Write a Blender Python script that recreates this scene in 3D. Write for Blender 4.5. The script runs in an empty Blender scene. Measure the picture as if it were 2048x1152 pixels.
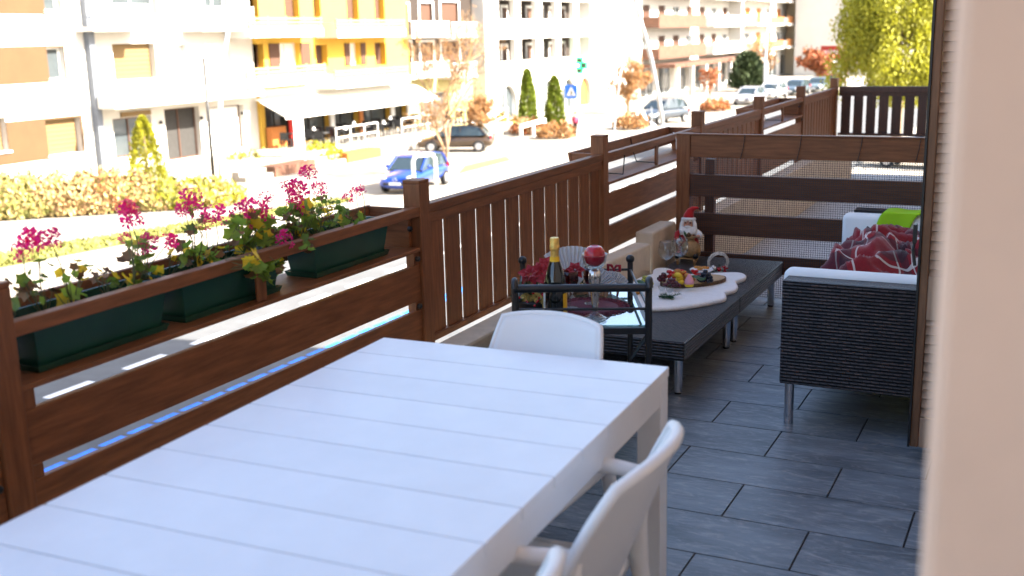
import bpy, math, random
from mathutils import Matrix, Vector
random.seed(7)
SC = bpy.context.scene
COL = SC.collection
R_ = math.radians
# ---------------------------------------------------------------- camera
F_PX = 2224.03
RX_, RY_, RZ_ = None, None, None
def _basis():
    v = Vector((1260-1024, 10300-576, F_PX)); Z = (-v).normalized()
    p = Vector((2150-1024, 40-576, F_PX)); Y = (p - Z*p.dot(Z)).normalized()
    X = Y.cross(Z)
    return X, Y, Z
RX_, RY_, RZ_ = _basis()
CAM = Vector((0, 0, 1.65))
def w_dir(c): return Vector((RX_.dot(c), RY_.dot(c), RZ_.dot(c)))
def ray(p): return w_dir(Vector((p[0]-1024, p[1]-576, F_PX)))
def onX(p, x): d = ray(p); return CAM + d*((x-CAM.x)/d.x)
def onY(p, y): d = ray(p); return CAM + d*((y-CAM.y)/d.y)
def onZ(p, z): d = ray(p); return CAM + d*((z-CAM.z)/d.z)
cam = bpy.data.cameras.new('camera'); camo = bpy.data.objects.new('camera', cam); COL.objects.link(camo)
cx, cy, cz = w_dir(Vector((1, 0, 0))), w_dir(Vector((0, -1, 0))), w_dir(Vector((0, 0, -1)))
camo.matrix_world = Matrix(((cx.x, cy.x, cz.x, CAM.x), (cx.y, cy.y, cz.y, CAM.y), (cx.z, cy.z, cz.z, CAM.z), (0, 0, 0, 1)))
cam.sensor_width = 36; cam.lens = F_PX*36/2048; cam.clip_start = .05; cam.clip_end = 2000
cam.dof.use_dof = True; cam.dof.focus_distance = 5.0; cam.dof.aperture_fstop = 2.9
SC.camera = camo
# ---------------------------------------------------------------- sky, sun, exposure
SUN_EL, SUN_AZ = R_(36), R_(10)          # azimuth measured from +X towards +Y
w = bpy.data.worlds.new('World'); SC.world = w; w.use_nodes = True
nt = w.node_tree; sky = nt.nodes.new('ShaderNodeTexSky'); sky.sky_type = 'NISHITA'; sky.sun_disc = False
sky.sun_elevation = SUN_EL; sky.sun_rotation = R_(90)-SUN_AZ
sky.altitude = 300; sky.air_density = 1.0; sky.dust_density = 3.5
nt.links.new(sky.outputs[0], nt.nodes['Background'].inputs[0]); nt.nodes['Background'].inputs[1].default_value = .095
sl = bpy.data.lights.new('sun', 'SUN'); sl.energy = 5; sl.angle = R_(.5); sl.color = (1, .92, .8)
so = bpy.data.objects.new('sun', sl); COL.objects.link(so)
sd = Vector((math.cos(SUN_EL)*math.cos(SUN_AZ), math.cos(SUN_EL)*math.sin(SUN_AZ), math.sin(SUN_EL)))
so.rotation_euler = sd.to_track_quat('Z', 'Y').to_euler(); so.location = (30, 10, 30)
vs = SC.view_settings; vs.view_transform = 'Standard'; vs.look = 'None'; vs.gamma = 1; vs.exposure = 2.85
# ---------------------------------------------------------------- helpers
class MB:
    def __init__(s): s.v = []; s.f = []; s.m = []
    def add(s, vs, fs, m=0):
        b = len(s.v); s.v += [tuple(q) for q in vs]; s.f += [tuple(b+i for i in q) for q in fs]; s.m += [m]*len(fs); return s
    def box(s, x0, x1, y0, y1, z0, z1, m=0, M=None):
        vs = [Vector(q) for q in ((x0,y0,z0),(x1,y0,z0),(x1,y1,z0),(x0,y1,z0),(x0,y0,z1),(x1,y0,z1),(x1,y1,z1),(x0,y1,z1))]
        if M is not None: vs = [M @ q for q in vs]
        return s.add(vs, ((3,2,1,0),(4,5,6,7),(0,1,5,4),(1,2,6,5),(2,3,7,6),(3,0,4,7)), m)
    def bar(s, a, b, wx, wz, m=0):
        a, b = Vector(a), Vector(b); d = b-a; L = d.length
        q = d.to_track_quat('Y', 'Z').to_matrix().to_4x4(); q.translation = a
        return s.box(-wx/2, wx/2, 0, L, -wz/2, wz/2, m, q)
    def tube(s, pts, r, n=8, m=0, closed=False):
        pts = [Vector(p) for p in pts]; k = len(pts); rs = r if isinstance(r, (list, tuple)) else [r]*k
        vs = []; prev = None
        for i, p in enumerate(pts):
            if closed: t = pts[(i+1) % k]-pts[i-1]
            else: t = pts[min(i+1, k-1)]-pts[max(i-1, 0)]
            t.normalize()
            u = prev if prev is not None else (Vector((0, 0, 1)) if abs(t.z) < .9 else Vector((1, 0, 0)))
            u = (u - t*u.dot(t))
            if u.length < 1e-6: u = t.orthogonal()
            u.normalize(); prev = u; q = t.cross(u)
            for j in range(n):
                a = 2*math.pi*j/n; vs.append(p + (u*math.cos(a)+q*math.sin(a))*rs[i])
        fs = [(i*n+j, i*n+(j+1) % n, (i+1)*n+(j+1) % n, (i+1)*n+j) for i in range(k-1) for j in range(n)]
        if closed: fs += [((k-1)*n+j, (k-1)*n+(j+1) % n, (j+1) % n, j) for j in range(n)]
        else: fs += [tuple(range(n))[::-1], tuple((k-1)*n+j for j in range(n))]
        return s.add(vs, fs, m)
    def lathe(s, prof, n=16, c=(0,0,0), m=0, flute=0, nf=12, M=None):
        vs = []
        for r, z in prof:
            for j in range(n):
                a = 2*math.pi*j/n; rr = r*(1+flute*math.cos(nf*a))
                p = Vector((rr*math.cos(a), rr*math.sin(a), z))
                if M is not None: p = M @ p
                vs.append(p+Vector(c))
        fs = [(i*n+j, i*n+(j+1) % n, (i+1)*n+(j+1) % n, (i+1)*n+j) for i in range(len(prof)-1) for j in range(n)]
        fs += [tuple(range(n))[::-1], tuple((len(prof)-1)*n+j for j in range(n))]
        return s.add(vs, fs, m)
    def sphere(s, c, r, nu=12, nv=8, sc=(1,1,1), m=0, M=None):
        vs = []; c = Vector(c)
        for i in range(nv+1):
            th = math.pi*i/nv
            for j in range(nu):
                a = 2*math.pi*j/nu
                p = Vector((r*sc[0]*math.sin(th)*math.cos(a), r*sc[1]*math.sin(th)*math.sin(a), r*sc[2]*math.cos(th)))
                if M is not None: p = M @ p
                vs.append(c+p)
        fs = [(i*nu+j, (i+1)*nu+j, (i+1)*nu+(j+1) % nu, i*nu+(j+1) % nu) for i in range(nv) for j in range(nu)]
        return s.add(vs, fs, m)
    def prism(s, poly, z0, z1, M=None, m=0):
        n = len(poly); vs = [Vector((p[0], p[1], z0)) for p in poly]+[Vector((p[0], p[1], z1)) for p in poly]
        if M is not None: vs = [M @ q for q in vs]
        fs = [tuple(range(n))[::-1], tuple(range(n, 2*n))]+[(i, (i+1) % n, n+(i+1) % n, n+i) for i in range(n)]
        return s.add(vs, fs, m)
    def grid(s, fn, nu, nv, m=0, wrap=False):
        vs = [fn(i/nu, j/nv) for i in range(nu+1) for j in range(nv+1)]; k = nv+1
        return s.add(vs, [(i*k+j, (i+1)*k+j, (i+1)*k+j+1, i*k+j+1) for i in range(nu) for j in range(nv)], m)
def mesh(name, mb, mats, smooth=False, uv=None):
    me = bpy.data.meshes.new(name); me.from_pydata(mb.v, [], mb.f); me.update()
    mats = mats if isinstance(mats, (list, tuple)) else [mats]
    for q in mats: me.materials.append(q)
    if len(mats) > 1: me.polygons.foreach_set('material_index', mb.m)
    if smooth:
        me.polygons.foreach_set('use_smooth', [True]*len(me.polygons))
        if smooth != 'all':
            try: me.set_sharp_from_angle(angle=R_(38))
            except Exception: pass
    return me
def wm(o):
    return (wm(o.parent) @ o.matrix_parent_inverse if o.parent else Matrix()) @ o.matrix_basis
def link(name, me, parent=None, world=True):
    o = bpy.data.objects.new(name, me); COL.objects.link(o)
    if parent is not None:
        o.parent = parent
        if world: o.matrix_parent_inverse = wm(parent).inverted()
    return o
def part(name, mb, mats, parent, smooth=False, world=True, bevel=0):
    o = link(name, mesh(name, mb, mats, smooth), parent, world)
    if bevel: bev(o, bevel)
    return o
def bev(o, wd, seg=2):
    b = o.modifiers.new('bevel', 'BEVEL'); b.width = wd; b.segments = seg; b.limit_method = 'ANGLE'; b.angle_limit = R_(40)
    return o
def tag(o, label, cat, group=None):
    o['label'] = label; o['category'] = cat
    if group: o['group'] = group
    return o
def thing(name, label, cat, loc=(0,0,0), rz=0, group=None):
    o = bpy.data.objects.new(name, None); COL.objects.link(o); o.location = loc; o.rotation_euler = (0, 0, rz); o.empty_display_size = .1
    return tag(o, label, cat, group)
def struct(name, mb, mats, **k):
    o = part(name, mb, mats, None, **k); o['kind'] = 'structure'; return o
def copy_tree(o, parent=None):
    c = o.copy(); COL.objects.link(c); c.parent = parent
    for ch in list(o.children): copy_tree(ch, c)
    return c
# ---------------------------------------------------------------- materials
def mat(name, col, rough=.55, metal=0, var=.12, vs=6, stretch=(1,1,1), bump=0, bs=60, spec=.5, trans=0, ior=1.45, coat=0, rnd=0, sss=0, emit=0, sheen=0, alpha=1):
    m = bpy.data.materials.new(name); m.use_nodes = True; t = m.node_tree; N = t.nodes; L = t.links; b = N['Principled BSDF']
    b.inputs['Roughness'].default_value = rough; b.inputs['Metallic'].default_value = metal
    b.inputs['Specular IOR Level'].default_value = spec; b.inputs['Transmission Weight'].default_value = trans; b.inputs['IOR'].default_value = ior
    b.inputs['Coat Weight'].default_value = coat; b.inputs['Coat Roughness'].default_value = .08; b.inputs['Alpha'].default_value = alpha
    if sheen: b.inputs['Sheen Weight'].default_value = sheen
    if sss: b.inputs['Subsurface Weight'].default_value = sss; b.inputs['Subsurface Radius'].default_value = (.02, .01, .01)
    if emit: b.inputs['Emission Color'].default_value = (*col, 1); b.inputs['Emission Strength'].default_value = emit
    tc = N.new('ShaderNodeTexCoord'); mp = N.new('ShaderNodeMapping'); mp.inputs['Scale'].default_value = stretch
    L.new(tc.outputs['Object'], mp.inputs['Vector'])
    oi = N.new('ShaderNodeObjectInfo')
    if rnd:
        cmb = N.new('ShaderNodeCombineXYZ'); mu = N.new('ShaderNodeMath'); mu.operation = 'MULTIPLY'; mu.inputs[1].default_value = 37
        L.new(oi.outputs['Random'], mu.inputs[0])
        for i in range(3): L.new(mu.outputs[0], cmb.inputs[i])
        L.new(cmb.outputs[0], mp.inputs['Location'])
    nz = N.new('ShaderNodeTexNoise'); nz.inputs['Scale'].default_value = vs; nz.inputs['Detail'].default_value = 6; nz.inputs['Roughness'].default_value = .62
    L.new(mp.outputs[0], nz.inputs['Vector'])
    cr = N.new('ShaderNodeValToRGB'); e = cr.color_ramp.elements; e[0].position = .3; e[1].position = .72
    e[0].color = (*[c*(1-var) for c in col], 1); e[1].color = (*[min(1, c*(1+var)) for c in col], 1)
    L.new(nz.outputs['Fac'], cr.inputs['Fac']); out = cr.outputs['Color']
    if rnd:
        hs = N.new('ShaderNodeHueSaturation'); mr = N.new('ShaderNodeMapRange'); mr.inputs['To Min'].default_value = 1-rnd; mr.inputs['To Max'].default_value = 1+rnd
        L.new(oi.outputs['Random'], mr.inputs['Value']); L.new(mr.outputs[0], hs.inputs['Value']); L.new(out, hs.inputs['Color']); out = hs.outputs['Color']
    L.new(out, b.inputs['Base Color'])
    if bump:
        n2 = N.new('ShaderNodeTexNoise'); n2.inputs['Scale'].default_value = bs; n2.inputs['Detail'].default_value = 4; L.new(mp.outputs[0], n2.inputs['Vector'])
        bp = N.new('ShaderNodeBump'); bp.inputs['Strength'].default_value = bump; bp.inputs['Distance'].default_value = .004
        L.new(n2.outputs['Fac'], bp.inputs['Height']); L.new(bp.outputs[0], b.inputs['Normal'])
    return m
def weave(name, axes, col, sx, sy):
    m = mat(name, col, rough=.33, var=.0, spec=.75); t = m.node_tree; N = t.nodes; L = t.links; b = N['Principled BSDF']
    tc = N['Texture Coordinate']; sp = N.new('ShaderNodeSeparateXYZ'); cb = N.new('ShaderNodeCombineXYZ'); L.new(tc.outputs['Object'], sp.inputs[0])
    L.new(sp.outputs[axes[0]], cb.inputs[0]); L.new(sp.outputs[axes[1]], cb.inputs[1])
    br = N.new('ShaderNodeTexBrick'); br.inputs['Scale'].default_value = 1; br.inputs['Brick Width'].default_value = sx; br.inputs['Row Height'].default_value = sy
    br.inputs['Mortar Size'].default_value = .0026; br.inputs['Mortar Smooth'].default_value = 1; br.offset = .5
    br.inputs['Color1'].default_value = (*[c*2.2 for c in col], 1); br.inputs['Color2'].default_value = (*[c*.6 for c in col], 1); br.inputs['Mortar'].default_value = (.002, .0015, .0015, 1)
    L.new(cb.outputs[0], br.inputs['Vector'])
    for l in list(b.inputs['Base Color'].links): L.remove(l)
    L.new(br.outputs['Color'], b.inputs['Base Color'])
    # each strand rounded: a wave across the row and along the strand
    wv = N.new('ShaderNodeMath'); wv.operation = 'MULTIPLY'; wv.inputs[1].default_value = math.pi/sy; L.new(sp.outputs[axes[1]], wv.inputs[0])
    sn = N.new('ShaderNodeMath'); sn.operation = 'SINE'; L.new(wv.outputs[0], sn.inputs[0]); ab = N.new('ShaderNodeMath'); ab.operation = 'ABSOLUTE'; L.new(sn.outputs[0], ab.inputs[0])
    iv = N.new('ShaderNodeMath'); iv.operation = 'SUBTRACT'; L.new(ab.outputs[0], iv.inputs[0]); L.new(br.outputs['Fac'], iv.inputs[1])
    bp = N.new('ShaderNodeBump'); bp.inputs['Strength'].default_value = 1; bp.inputs['Distance'].default_value = .011
    L.new(iv.outputs[0], bp.inputs['Height']); L.new(bp.outputs[0], b.inputs['Normal'])
    return m
WB = (.185, .07, .028)
WOODX = mat('brown_wood_x', WB, .48, spec=.3, var=.32, vs=3, stretch=(2, 22, 22), bump=.15, bs=20, rnd=.12)
WOODY = mat('brown_wood_y', WB, .48, spec=.3, var=.32, vs=3, stretch=(22, 2, 22), bump=.15, bs=20, rnd=.12)
WOODZ = mat('brown_wood_z', WB, .48, spec=.3, var=.32, vs=3, stretch=(22, 22, 2), bump=.15, bs=20, rnd=.12)
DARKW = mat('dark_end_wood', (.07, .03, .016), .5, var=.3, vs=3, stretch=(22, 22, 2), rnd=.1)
BLACKP = mat('black_plastic', (.012, .012, .013), .4, var=.1)
IRON = mat('black_iron', (.012, .013, .015), .38, var=.2, spec=.6)
STEEL = mat('brushed_steel', (.55, .56, .58), .28, metal=1, var=.12, stretch=(30, 30, 2))
CHROME = mat('chrome', (.75, .75, .77), .1, metal=1, var=.05)
WHITEP = mat('white_lacquer', (.86, .86, .87), .3, var=.03, vs=7, bump=.05, bs=90, rnd=.02)
RESIN = mat('white_resin', (.84, .82, .8), .42, var=.02, bump=.04, bs=200)
TILE = None
GREENP = mat('green_plastic', (.012, .058, .038), .25, var=.12, spec=.6)
SOIL = mat('soil', (.03, .02, .013), .95, var=.4, vs=40, bump=.8, bs=70)
PLASTER = mat('beige_plaster', (.78, .58, .46), .9, var=.05, vs=4, bump=.25, bs=160)
CONC = mat('cream_concrete', (.62, .53, .41), .9, var=.14, vs=9, bump=.35, bs=90)
GLASS = mat('clear_glass', (.97, .98, .98), .02, trans=1, var=0, ior=1.45)
TINTG = mat('shelf_glass', (.78, .92, .9), .01, trans=.75, var=0, ior=1.5)
REDG = mat('red_glass', (.35, .004, .012), .04, trans=.75, var=0)
def thin_glass(m, tint, refl=1.0, rough=.02):
    t = m.node_tree; N = t.nodes; L = t.links; N.clear(); o = N.new('ShaderNodeOutputMaterial'); tr = N.new('ShaderNodeBsdfTransparent'); tr.inputs[0].default_value = (*tint, 1)
    gl = N.new('ShaderNodeBsdfGlossy'); gl.inputs['Roughness'].default_value = rough; fw = N.new('ShaderNodeLayerWeight'); fr = N.new('ShaderNodeMath'); fr.operation = 'POWER'; fr.inputs[1].default_value = 3.5; L.new(fw.outputs['Facing'], fr.inputs[0]); fa = N.new('ShaderNodeMath'); fa.operation = 'MULTIPLY_ADD'; fa.inputs[1].default_value = .55; fa.inputs[2].default_value = .045; L.new(fr.outputs[0], fa.inputs[0]); fr = fa
    lw = N.new('ShaderNodeMath'); lw.operation = 'MULTIPLY'; lw.inputs[1].default_value = refl; L.new(fr.outputs[0], lw.inputs[0])
    mx = N.new('ShaderNodeMixShader'); L.new(lw.outputs[0], mx.inputs[0]); L.new(tr.outputs[0], mx.inputs[1]); L.new(gl.outputs[0], mx.inputs[2]); L.new(mx.outputs[0], o.inputs[0])
thin_glass(GLASS, (.93, .95, .95), 1.5); thin_glass(TINTG, (.6, .78, .76), 2.6); thin_glass(REDG, (.5, .01, .03), 1.4)
CUSH = mat('white_cushion', (.8, .81, .8), .9, var=.03, bump=.15, bs=300, sheen=.2)
LIME = mat('lime_cloth', (.33, .6, .01), .85, var=.06, bump=.2, bs=260)
FUR = mat('white_fur', (.85, .84, .82), .95, var=.06, vs=30, bump=.9, bs=140, sheen=.4)
RCOL = (.034, .023, .02)
RAT = [weave('rattan_side_x', (0, 2), RCOL, .034, .0142), weave('rattan_side_y', (1, 2), RCOL, .034, .0142), weave('rattan_top', (0, 1), RCOL, .026, .017)]
def rattan_box(mb, x0, x1, y0, y1, z0, z1):
    b = len(mb.m); mb.box(x0, x1, y0, y1, z0, z1)
    mb.m[b:b+6] = [2, 2, 0, 1, 0, 1]; return mb
# ================================================================ the balcony shell
G = -4.7
def tile_mat():
    m = mat('grey_slate_tile', (.15, .17, .19), .36, var=.42, vs=2.2, stretch=(1.2, 4, 1), bump=.6, bs=22, rnd=.1, spec=.45)
    t = m.node_tree; N = t.nodes; L = t.links; b = N['Principled BSDF']
    n = N.new('ShaderNodeTexNoise'); n.inputs['Scale'].default_value = 6.5; n.inputs['Detail'].default_value = 12; n.inputs['Roughness'].default_value = .7; n.inputs['Distortion'].default_value = 1.6
    L.new(N['Mapping'].outputs[0], n.inputs['Vector'])
    cr = N.new('ShaderNodeValToRGB'); e = cr.color_ramp.elements; e[0].position = .5; e[1].position = .68; e[0].color = (0, 0, 0, 1); e[1].color = (1, 1, 1, 1)
    L.new(n.outputs['Fac'], cr.inputs['Fac'])
    mx = N.new('ShaderNodeMix'); mx.data_type = 'RGBA'; mx.inputs[7].default_value = (.42, .42, .42, 1)
    src = b.inputs['Base Color'].links[0].from_socket
    mu = N.new('ShaderNodeMath'); mu.operation = 'MULTIPLY'; mu.inputs[1].default_value = .6; L.new(cr.outputs[0], mu.inputs[0])
    L.new(mu.outputs[0], mx.inputs[0]); L.new(src, mx.inputs[6]); L.new(mx.outputs[2], b.inputs['Base Color'])
    return m
TILE = tile_mat()
GROUT = mat('dark_grout', (.05, .045, .04), .9, var=.2, bump=.3)
fl = struct('balcony_floor', MB().box(-2.22, 2.2, -3, 6.72, -.25, -.004), GROUT)
tb = MB(); tb.box(-.2965, .2965, -.1485, .1485, -.003, .003); tmesh = mesh('tile', tb, TILE)
tb = MB(); tb.box(-.1465, .1465, -.1485, .1485, -.003, .003); thalf = mesh('tile_half', tb, TILE)
row = 0
while 1.39+row*.3035 < 6.6:
    yc = 1.39+row*.3035+.152; off = -.665 if row % 2 == 0 else -.965
    # joints at off + k*.6
    x = off-1.2-.3
    for k in range(5):
        xc = x+k*.6+.0
        if xc-.3 < -2.22:
            if xc+.3 < -2.1: continue
            o = link('tile', thalf, fl); o.location = (xc+.15, yc, 0); continue
        if xc-.3 > .1: continue
        o = link('tile', tmesh, fl); o.location = (xc, yc, 0)
    row += 1
NB = mat('pale_floor', (.42, .41, .4), .6, var=.12, vs=3, bump=.2, bs=30, rnd=.06)
nb = struct('neighbour_floor', MB().box(-2.22, .3, 6.724, 13.1, -.25, -.004), GROUT)
for i in range(7):
    for j in range(2):
        o = part('tile', MB().box(-.595, .595, -.445, .445, -.003, .004), NB, nb); o.location = (-1.6+1.2*j+(.0 if i % 2 else -.0), 7.2+i*.9, 0)
slab = struct('balcony_slab', MB().box(-2.36, -2.224, -3, 13.1, -.25, -.02), CONC)
# low concrete parapet inside the railing, in three blocks
def para(x0, x1, y0, y1, za, zb, lab):
    p = MB(); p.add([(x0,y0,-.004),(x1,y0,-.004),(x1,y1,-.004),(x0,y1,-.004),(x0,y0,za),(x1,y0,za),(x1,y1,zb),(x0,y1,zb)], ((3,2,1,0),(4,5,6,7),(0,1,5,4),(1,2,6,5),(2,3,7,6),(3,0,4,7)))
    o = part('parapet_block', p, CONC, None, bevel=.012); tag(o, lab, 'parapet', 'low parapet under the railing')
para(-2.215, -2.09, -2.9, 4.62, .432, .438, 'long low cream concrete parapet between the white table and the railing')
para(-2.215, -2.115, 4.66, 6.06, .482, .442, 'cream concrete parapet block beside the wicker bench with sloping top')
para(-2.262, -2.15, 6.2, 6.64, .478, .476, 'short cream concrete parapet block behind the bearded doll')
para(-2.215, -2.09, 6.78, 12.7, .43, .43, 'low parapet on the far side of the slatted divider fence')
# ---------------------------------------------------------------- railing
rl = thing('balcony_railing', 'long brown wood railing with posts, planter shelves and slatted panels along balcony edge', 'railing', (-2.34, 7, 0))
PY = [1.765, 3.80, 5.79, 7.66, 9.40, 11.05, 12.78]; PW = .078
def wpart(name, b, mt, par, bevel=.003): return part(name, b, mt, par, bevel=bevel)
for y in PY + [-.25]:
    p = wpart('post', MB().box(-2.378, -2.30, y, y+PW, -.2, 1.072), WOODZ, rl)
    wpart('post_cap', MB().box(-2.3785, -2.2995, y-.0005, y+PW+.0005, 1.072, 1.086), WOODZ, p)
BOLT = MB().lathe([(.011, 0), (.011, .012), (.006, .016)], 10, M=Matrix.Rotation(R_(90), 4, 'Y'))
boltm = mesh('bolt', BOLT, BLACKP, True)
def planter_bay(ya, yb, full=True):
    ya += PW
    wpart('top_rail', MB().box(-2.342, -2.305, ya, yb, .941, .98), WOODY, rl)
    wpart('board', MB().box(-2.335, -2.312, ya+.002, yb-.002, .595, .745), WOODY, rl)
    wpart('board', MB().box(-2.335, -2.312, ya+.002, yb-.002, .415, .557), WOODY, rl)
    wpart('shelf', MB().box(-2.53, -2.305, ya+.002, yb-.002, .798, .814), WOODY, rl)
    b = MB(); b.add([(-2.53,ya,.86),(-2.512,ya,.86),(-2.535,ya,.978),(-2.553,ya,.978),(-2.53,yb,.86),(-2.512,yb,.86),(-2.535,yb,.978),(-2.553,yb,.978)], ((0,1,2,3),(7,6,5,4),(0,4,5,1),(1,5,6,2),(2,6,7,3),(3,7,4,0)))
    wpart('outer_board', b, WOODY, rl)
    for y in (ya+.004, yb-.022):
        b = MB(); Mx = Matrix(((0,0,1,0),(1,0,0,0),(0,1,0,0),(0,0,0,1)))
        q = [(-2.51, .815), (-2.345, .815), (-2.345, .94), (-2.352, .975), (-2.533, .975)]
        b.add([(x, y, z) for x, z in q]+[(x, y+.018, z) for x, z in q], [(0,1,2,3,4), (9,8,7,6,5)]+[(i, 5+i, 5+(i+1) % 5, (i+1) % 5) for i in range(5)])
        wpart('end_cheek', b, WOODX, rl, 0)
    m = ya+(yb-ya)*.485
    wpart('rail_support', MB().box(-2.330, -2.318, m, m+.045, .8145, .9405), WOODZ, rl)
    for yk in (ya, yb-.045):
        for z0, z1 in ((.557, .595), (.745, .798)):
            wpart('bracket', MB().box(-2.333, -2.314, yk+.002, yk+.043, z0+.001, z1-.001), WOODZ, rl, 0)
    for yk in (yb-.024,):
        for z in (.576, .772, .893):
            o = link('bolt', boltm, rl); o.location = (-2.314 if z < .8 else -2.345+.001, yk, z)
    return ya, yb
def panel_bay(ya, yb, n):
    ya += PW
    wpart('top_rail', MB().box(-2.35, -2.303, ya, yb, .945, .982), WOODY, rl)
    wpart('sub_rail', MB().box(-2.345, -2.308, ya, yb, .90, .944), WOODY, rl)
    wpart('bottom_rail', MB().box(-2.345, -2.308, ya, yb, .398, .425), WOODY, rl)
    p = (yb-ya)/n
    for k in range(n):
        wpart('slat', MB().box(-2.334, -2.322, ya+k*p+.0115, ya+(k+1)*p-.0115, .4255, .8995), WOODZ, rl)
BAY = [planter_bay(-.25, PY[0]), planter_bay(PY[0], PY[1])]
panel_bay(PY[1], PY[2], 13)
BAY.append(planter_bay(PY[2], PY[3])); panel_bay(PY[3], PY[4], 12); BAY.append(planter_bay(PY[4], PY[5])); panel_bay(PY[5], PY[6], 12)
for ya, yb in BAY[2:]:
    for k, f in enumerate((.18, .52) if ya < 8 else (.5,)):
        y = ya+(yb-ya)*f
        b = MB(); b.tube([(-2.325, y, .94), (-2.335, y, .822), (-2.49, y+.05, .82), (-2.52, y+.05, .9), (-2.53, y+.05, .97)], .004, 6)
        part('planter_bracket', b, IRON, rl, True)
# ---------------------------------------------------------------- end railing
er = thing('end_railing', 'dark brown vertical board railing closing the far end of the balcony', 'railing', (-1.2, 12.9, 0))
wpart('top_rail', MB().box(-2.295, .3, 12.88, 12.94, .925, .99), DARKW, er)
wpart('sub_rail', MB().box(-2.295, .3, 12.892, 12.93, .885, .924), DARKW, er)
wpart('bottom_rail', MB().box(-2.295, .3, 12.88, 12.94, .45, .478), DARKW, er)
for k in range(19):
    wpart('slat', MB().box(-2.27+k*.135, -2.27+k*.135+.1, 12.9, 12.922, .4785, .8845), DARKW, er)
# ---------------------------------------------------------------- divider fence with net
df = thing('divider_fence', 'brown board fence with plastic net dividing the two terraces behind the sofa', 'fence', (-1, 6.7, 0))
wpart('post', MB().box(-2.172, -2.085, 6.70, 6.78, 0, 1.012), WOODZ, df)
wpart('post_cap', MB().box(-2.175, -2.082, 6.697, 6.783, 1.012, 1.02), WOODZ, df)
wpart('post', MB().box(.0, .085, 6.70, 6.78, 0, 1.012), WOODZ, df)
wpart('support_post', MB().box(-2.0, -1.94, 6.745, 6.80, 0, .86), WOODZ, df)
for z0, z1 in ((.875, 1.012), (.63, .768), (.39, .526), (.165, .278)):
    wpart('board', MB().box(-2.085, .0, 6.708, 6.735, z0, z1), WOODX, df)
wpart('cover_strip', MB().box(-2.085, 0, 6.700, 6.74, 1.0125, 1.02), WOODX, df)
NET = mat('net_strand', (.03, .035, .045), .5, var=.1)
b = MB(); s_ = .0021
nx = int(2.085/.0135)
for i in range(nx+1): x = -2.08+i*.0135; b.box(x, x+s_, 6.7030, 6.7048, .02, .875)
for i in range(int(.855/.0135)+1): z = .02+i*.0135; b.box(-2.08, 0, 6.7012, 6.7028, z, z+s_)
nt_ = part('net', b, NET, df); nt_['kind'] = 'stuff'
for i, x in enumerate((-1.76, -1.42, -1.07, -.75)):
    part('wire_tie', MB().tube([(x+.02, 6.699, 1.021), (x+.012, 6.6975, .95), (x-.004, 6.6975, .872), (x, 6.72, .868)], .0022, 6), BLACKP, df)
b = MB()
part('white_cord', MB().tube([(-2.32, 7.09, .99), (-2.3, 7.09, .94), (-2.3, 7.1, .88), (-2.31, 7.12, .92), (-2.3, 7.12, .86)], .004, 6), CUSH, rl)
# ---------------------------------------------------------------- house: wall, storey above, pillar, shutter
house = thing('house_wall', 'beige plastered house wall beside the balcony with the storey above', 'house', (3, 6, 0))
part('wall', MB().box(.12, 9, .95, 20.8, G, 8.6), PLASTER, house)
part('back_wall', MB().box(.9, 9, -9, .945, G, 8.6), PLASTER, house)
part('unseen_overhang', MB().box(-.7, .9, -9, 14, 2.78, 3.0), PLASTER, house)  # unseen slab, added for contrast and shortened to let in more sky light
part('roof', MB().box(-1.2, 10, -10, 20.9, 8.61, 8.9), DARKW, house)
pil = part('wall_corner', MB().box(-.0805, .6, .9, 1.25, -.0, 2.77), PLASTER, None, bevel=.012)
tag(pil, 'plain beige plaster wall corner in front of the louvred shutter', 'wall')
SHW = mat('shutter_wood', (.34, .22, .145), .55, var=.15, stretch=(20, 20, 2))
SHF = mat('shutter_frame_brown', (.16, .075, .035), .5, var=.25, stretch=(20, 20, 2))
sh = thing('louvre_shutter', 'open louvred wooden shutter with dark brown edge between sofa and wall corner', 'shutter', (-.2, 4.32, 0))
part('edge_strip', MB().box(-.454, -.4455, 4.29, 4.335, .06, 2.4), BLACKP, sh)
part('stile', MB().box(-.445, -.415, 4.295, 4.335, .06, 2.4), SHF, sh, bevel=.004)
part('stile', MB().box(.03, .1, 4.295, 4.335, .06, 2.4), SHF, sh, bevel=.004)
for z0, z1 in ((.06, .18), (.565, .735), (2.3, 2.4)):
    part('cross_rail', MB().box(-.4145, .0295, 4.298, 4.332, z0, z1), SHW, sh, bevel=.003)
lm = mesh('louvre', MB().box(-.221, .221, -.019, .019, -.004, .004), SHW)
z = .2
while z < 2.28:
    if not .575 < z < .725:
        o = link('louvre', lm, sh); o.location = (-.1925, 4.315, z); o.rotation_euler = (R_(62), 0, 0); 
    z += .036
part('latch', MB().box(-.475, -.462, 4.27, 4.30, .86, .93).tube([(-.47, 4.285, .86), (-.47, 4.26, .84), (-.46, 4.255, .78)], .006, 8), BLACKP, sh)
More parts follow.
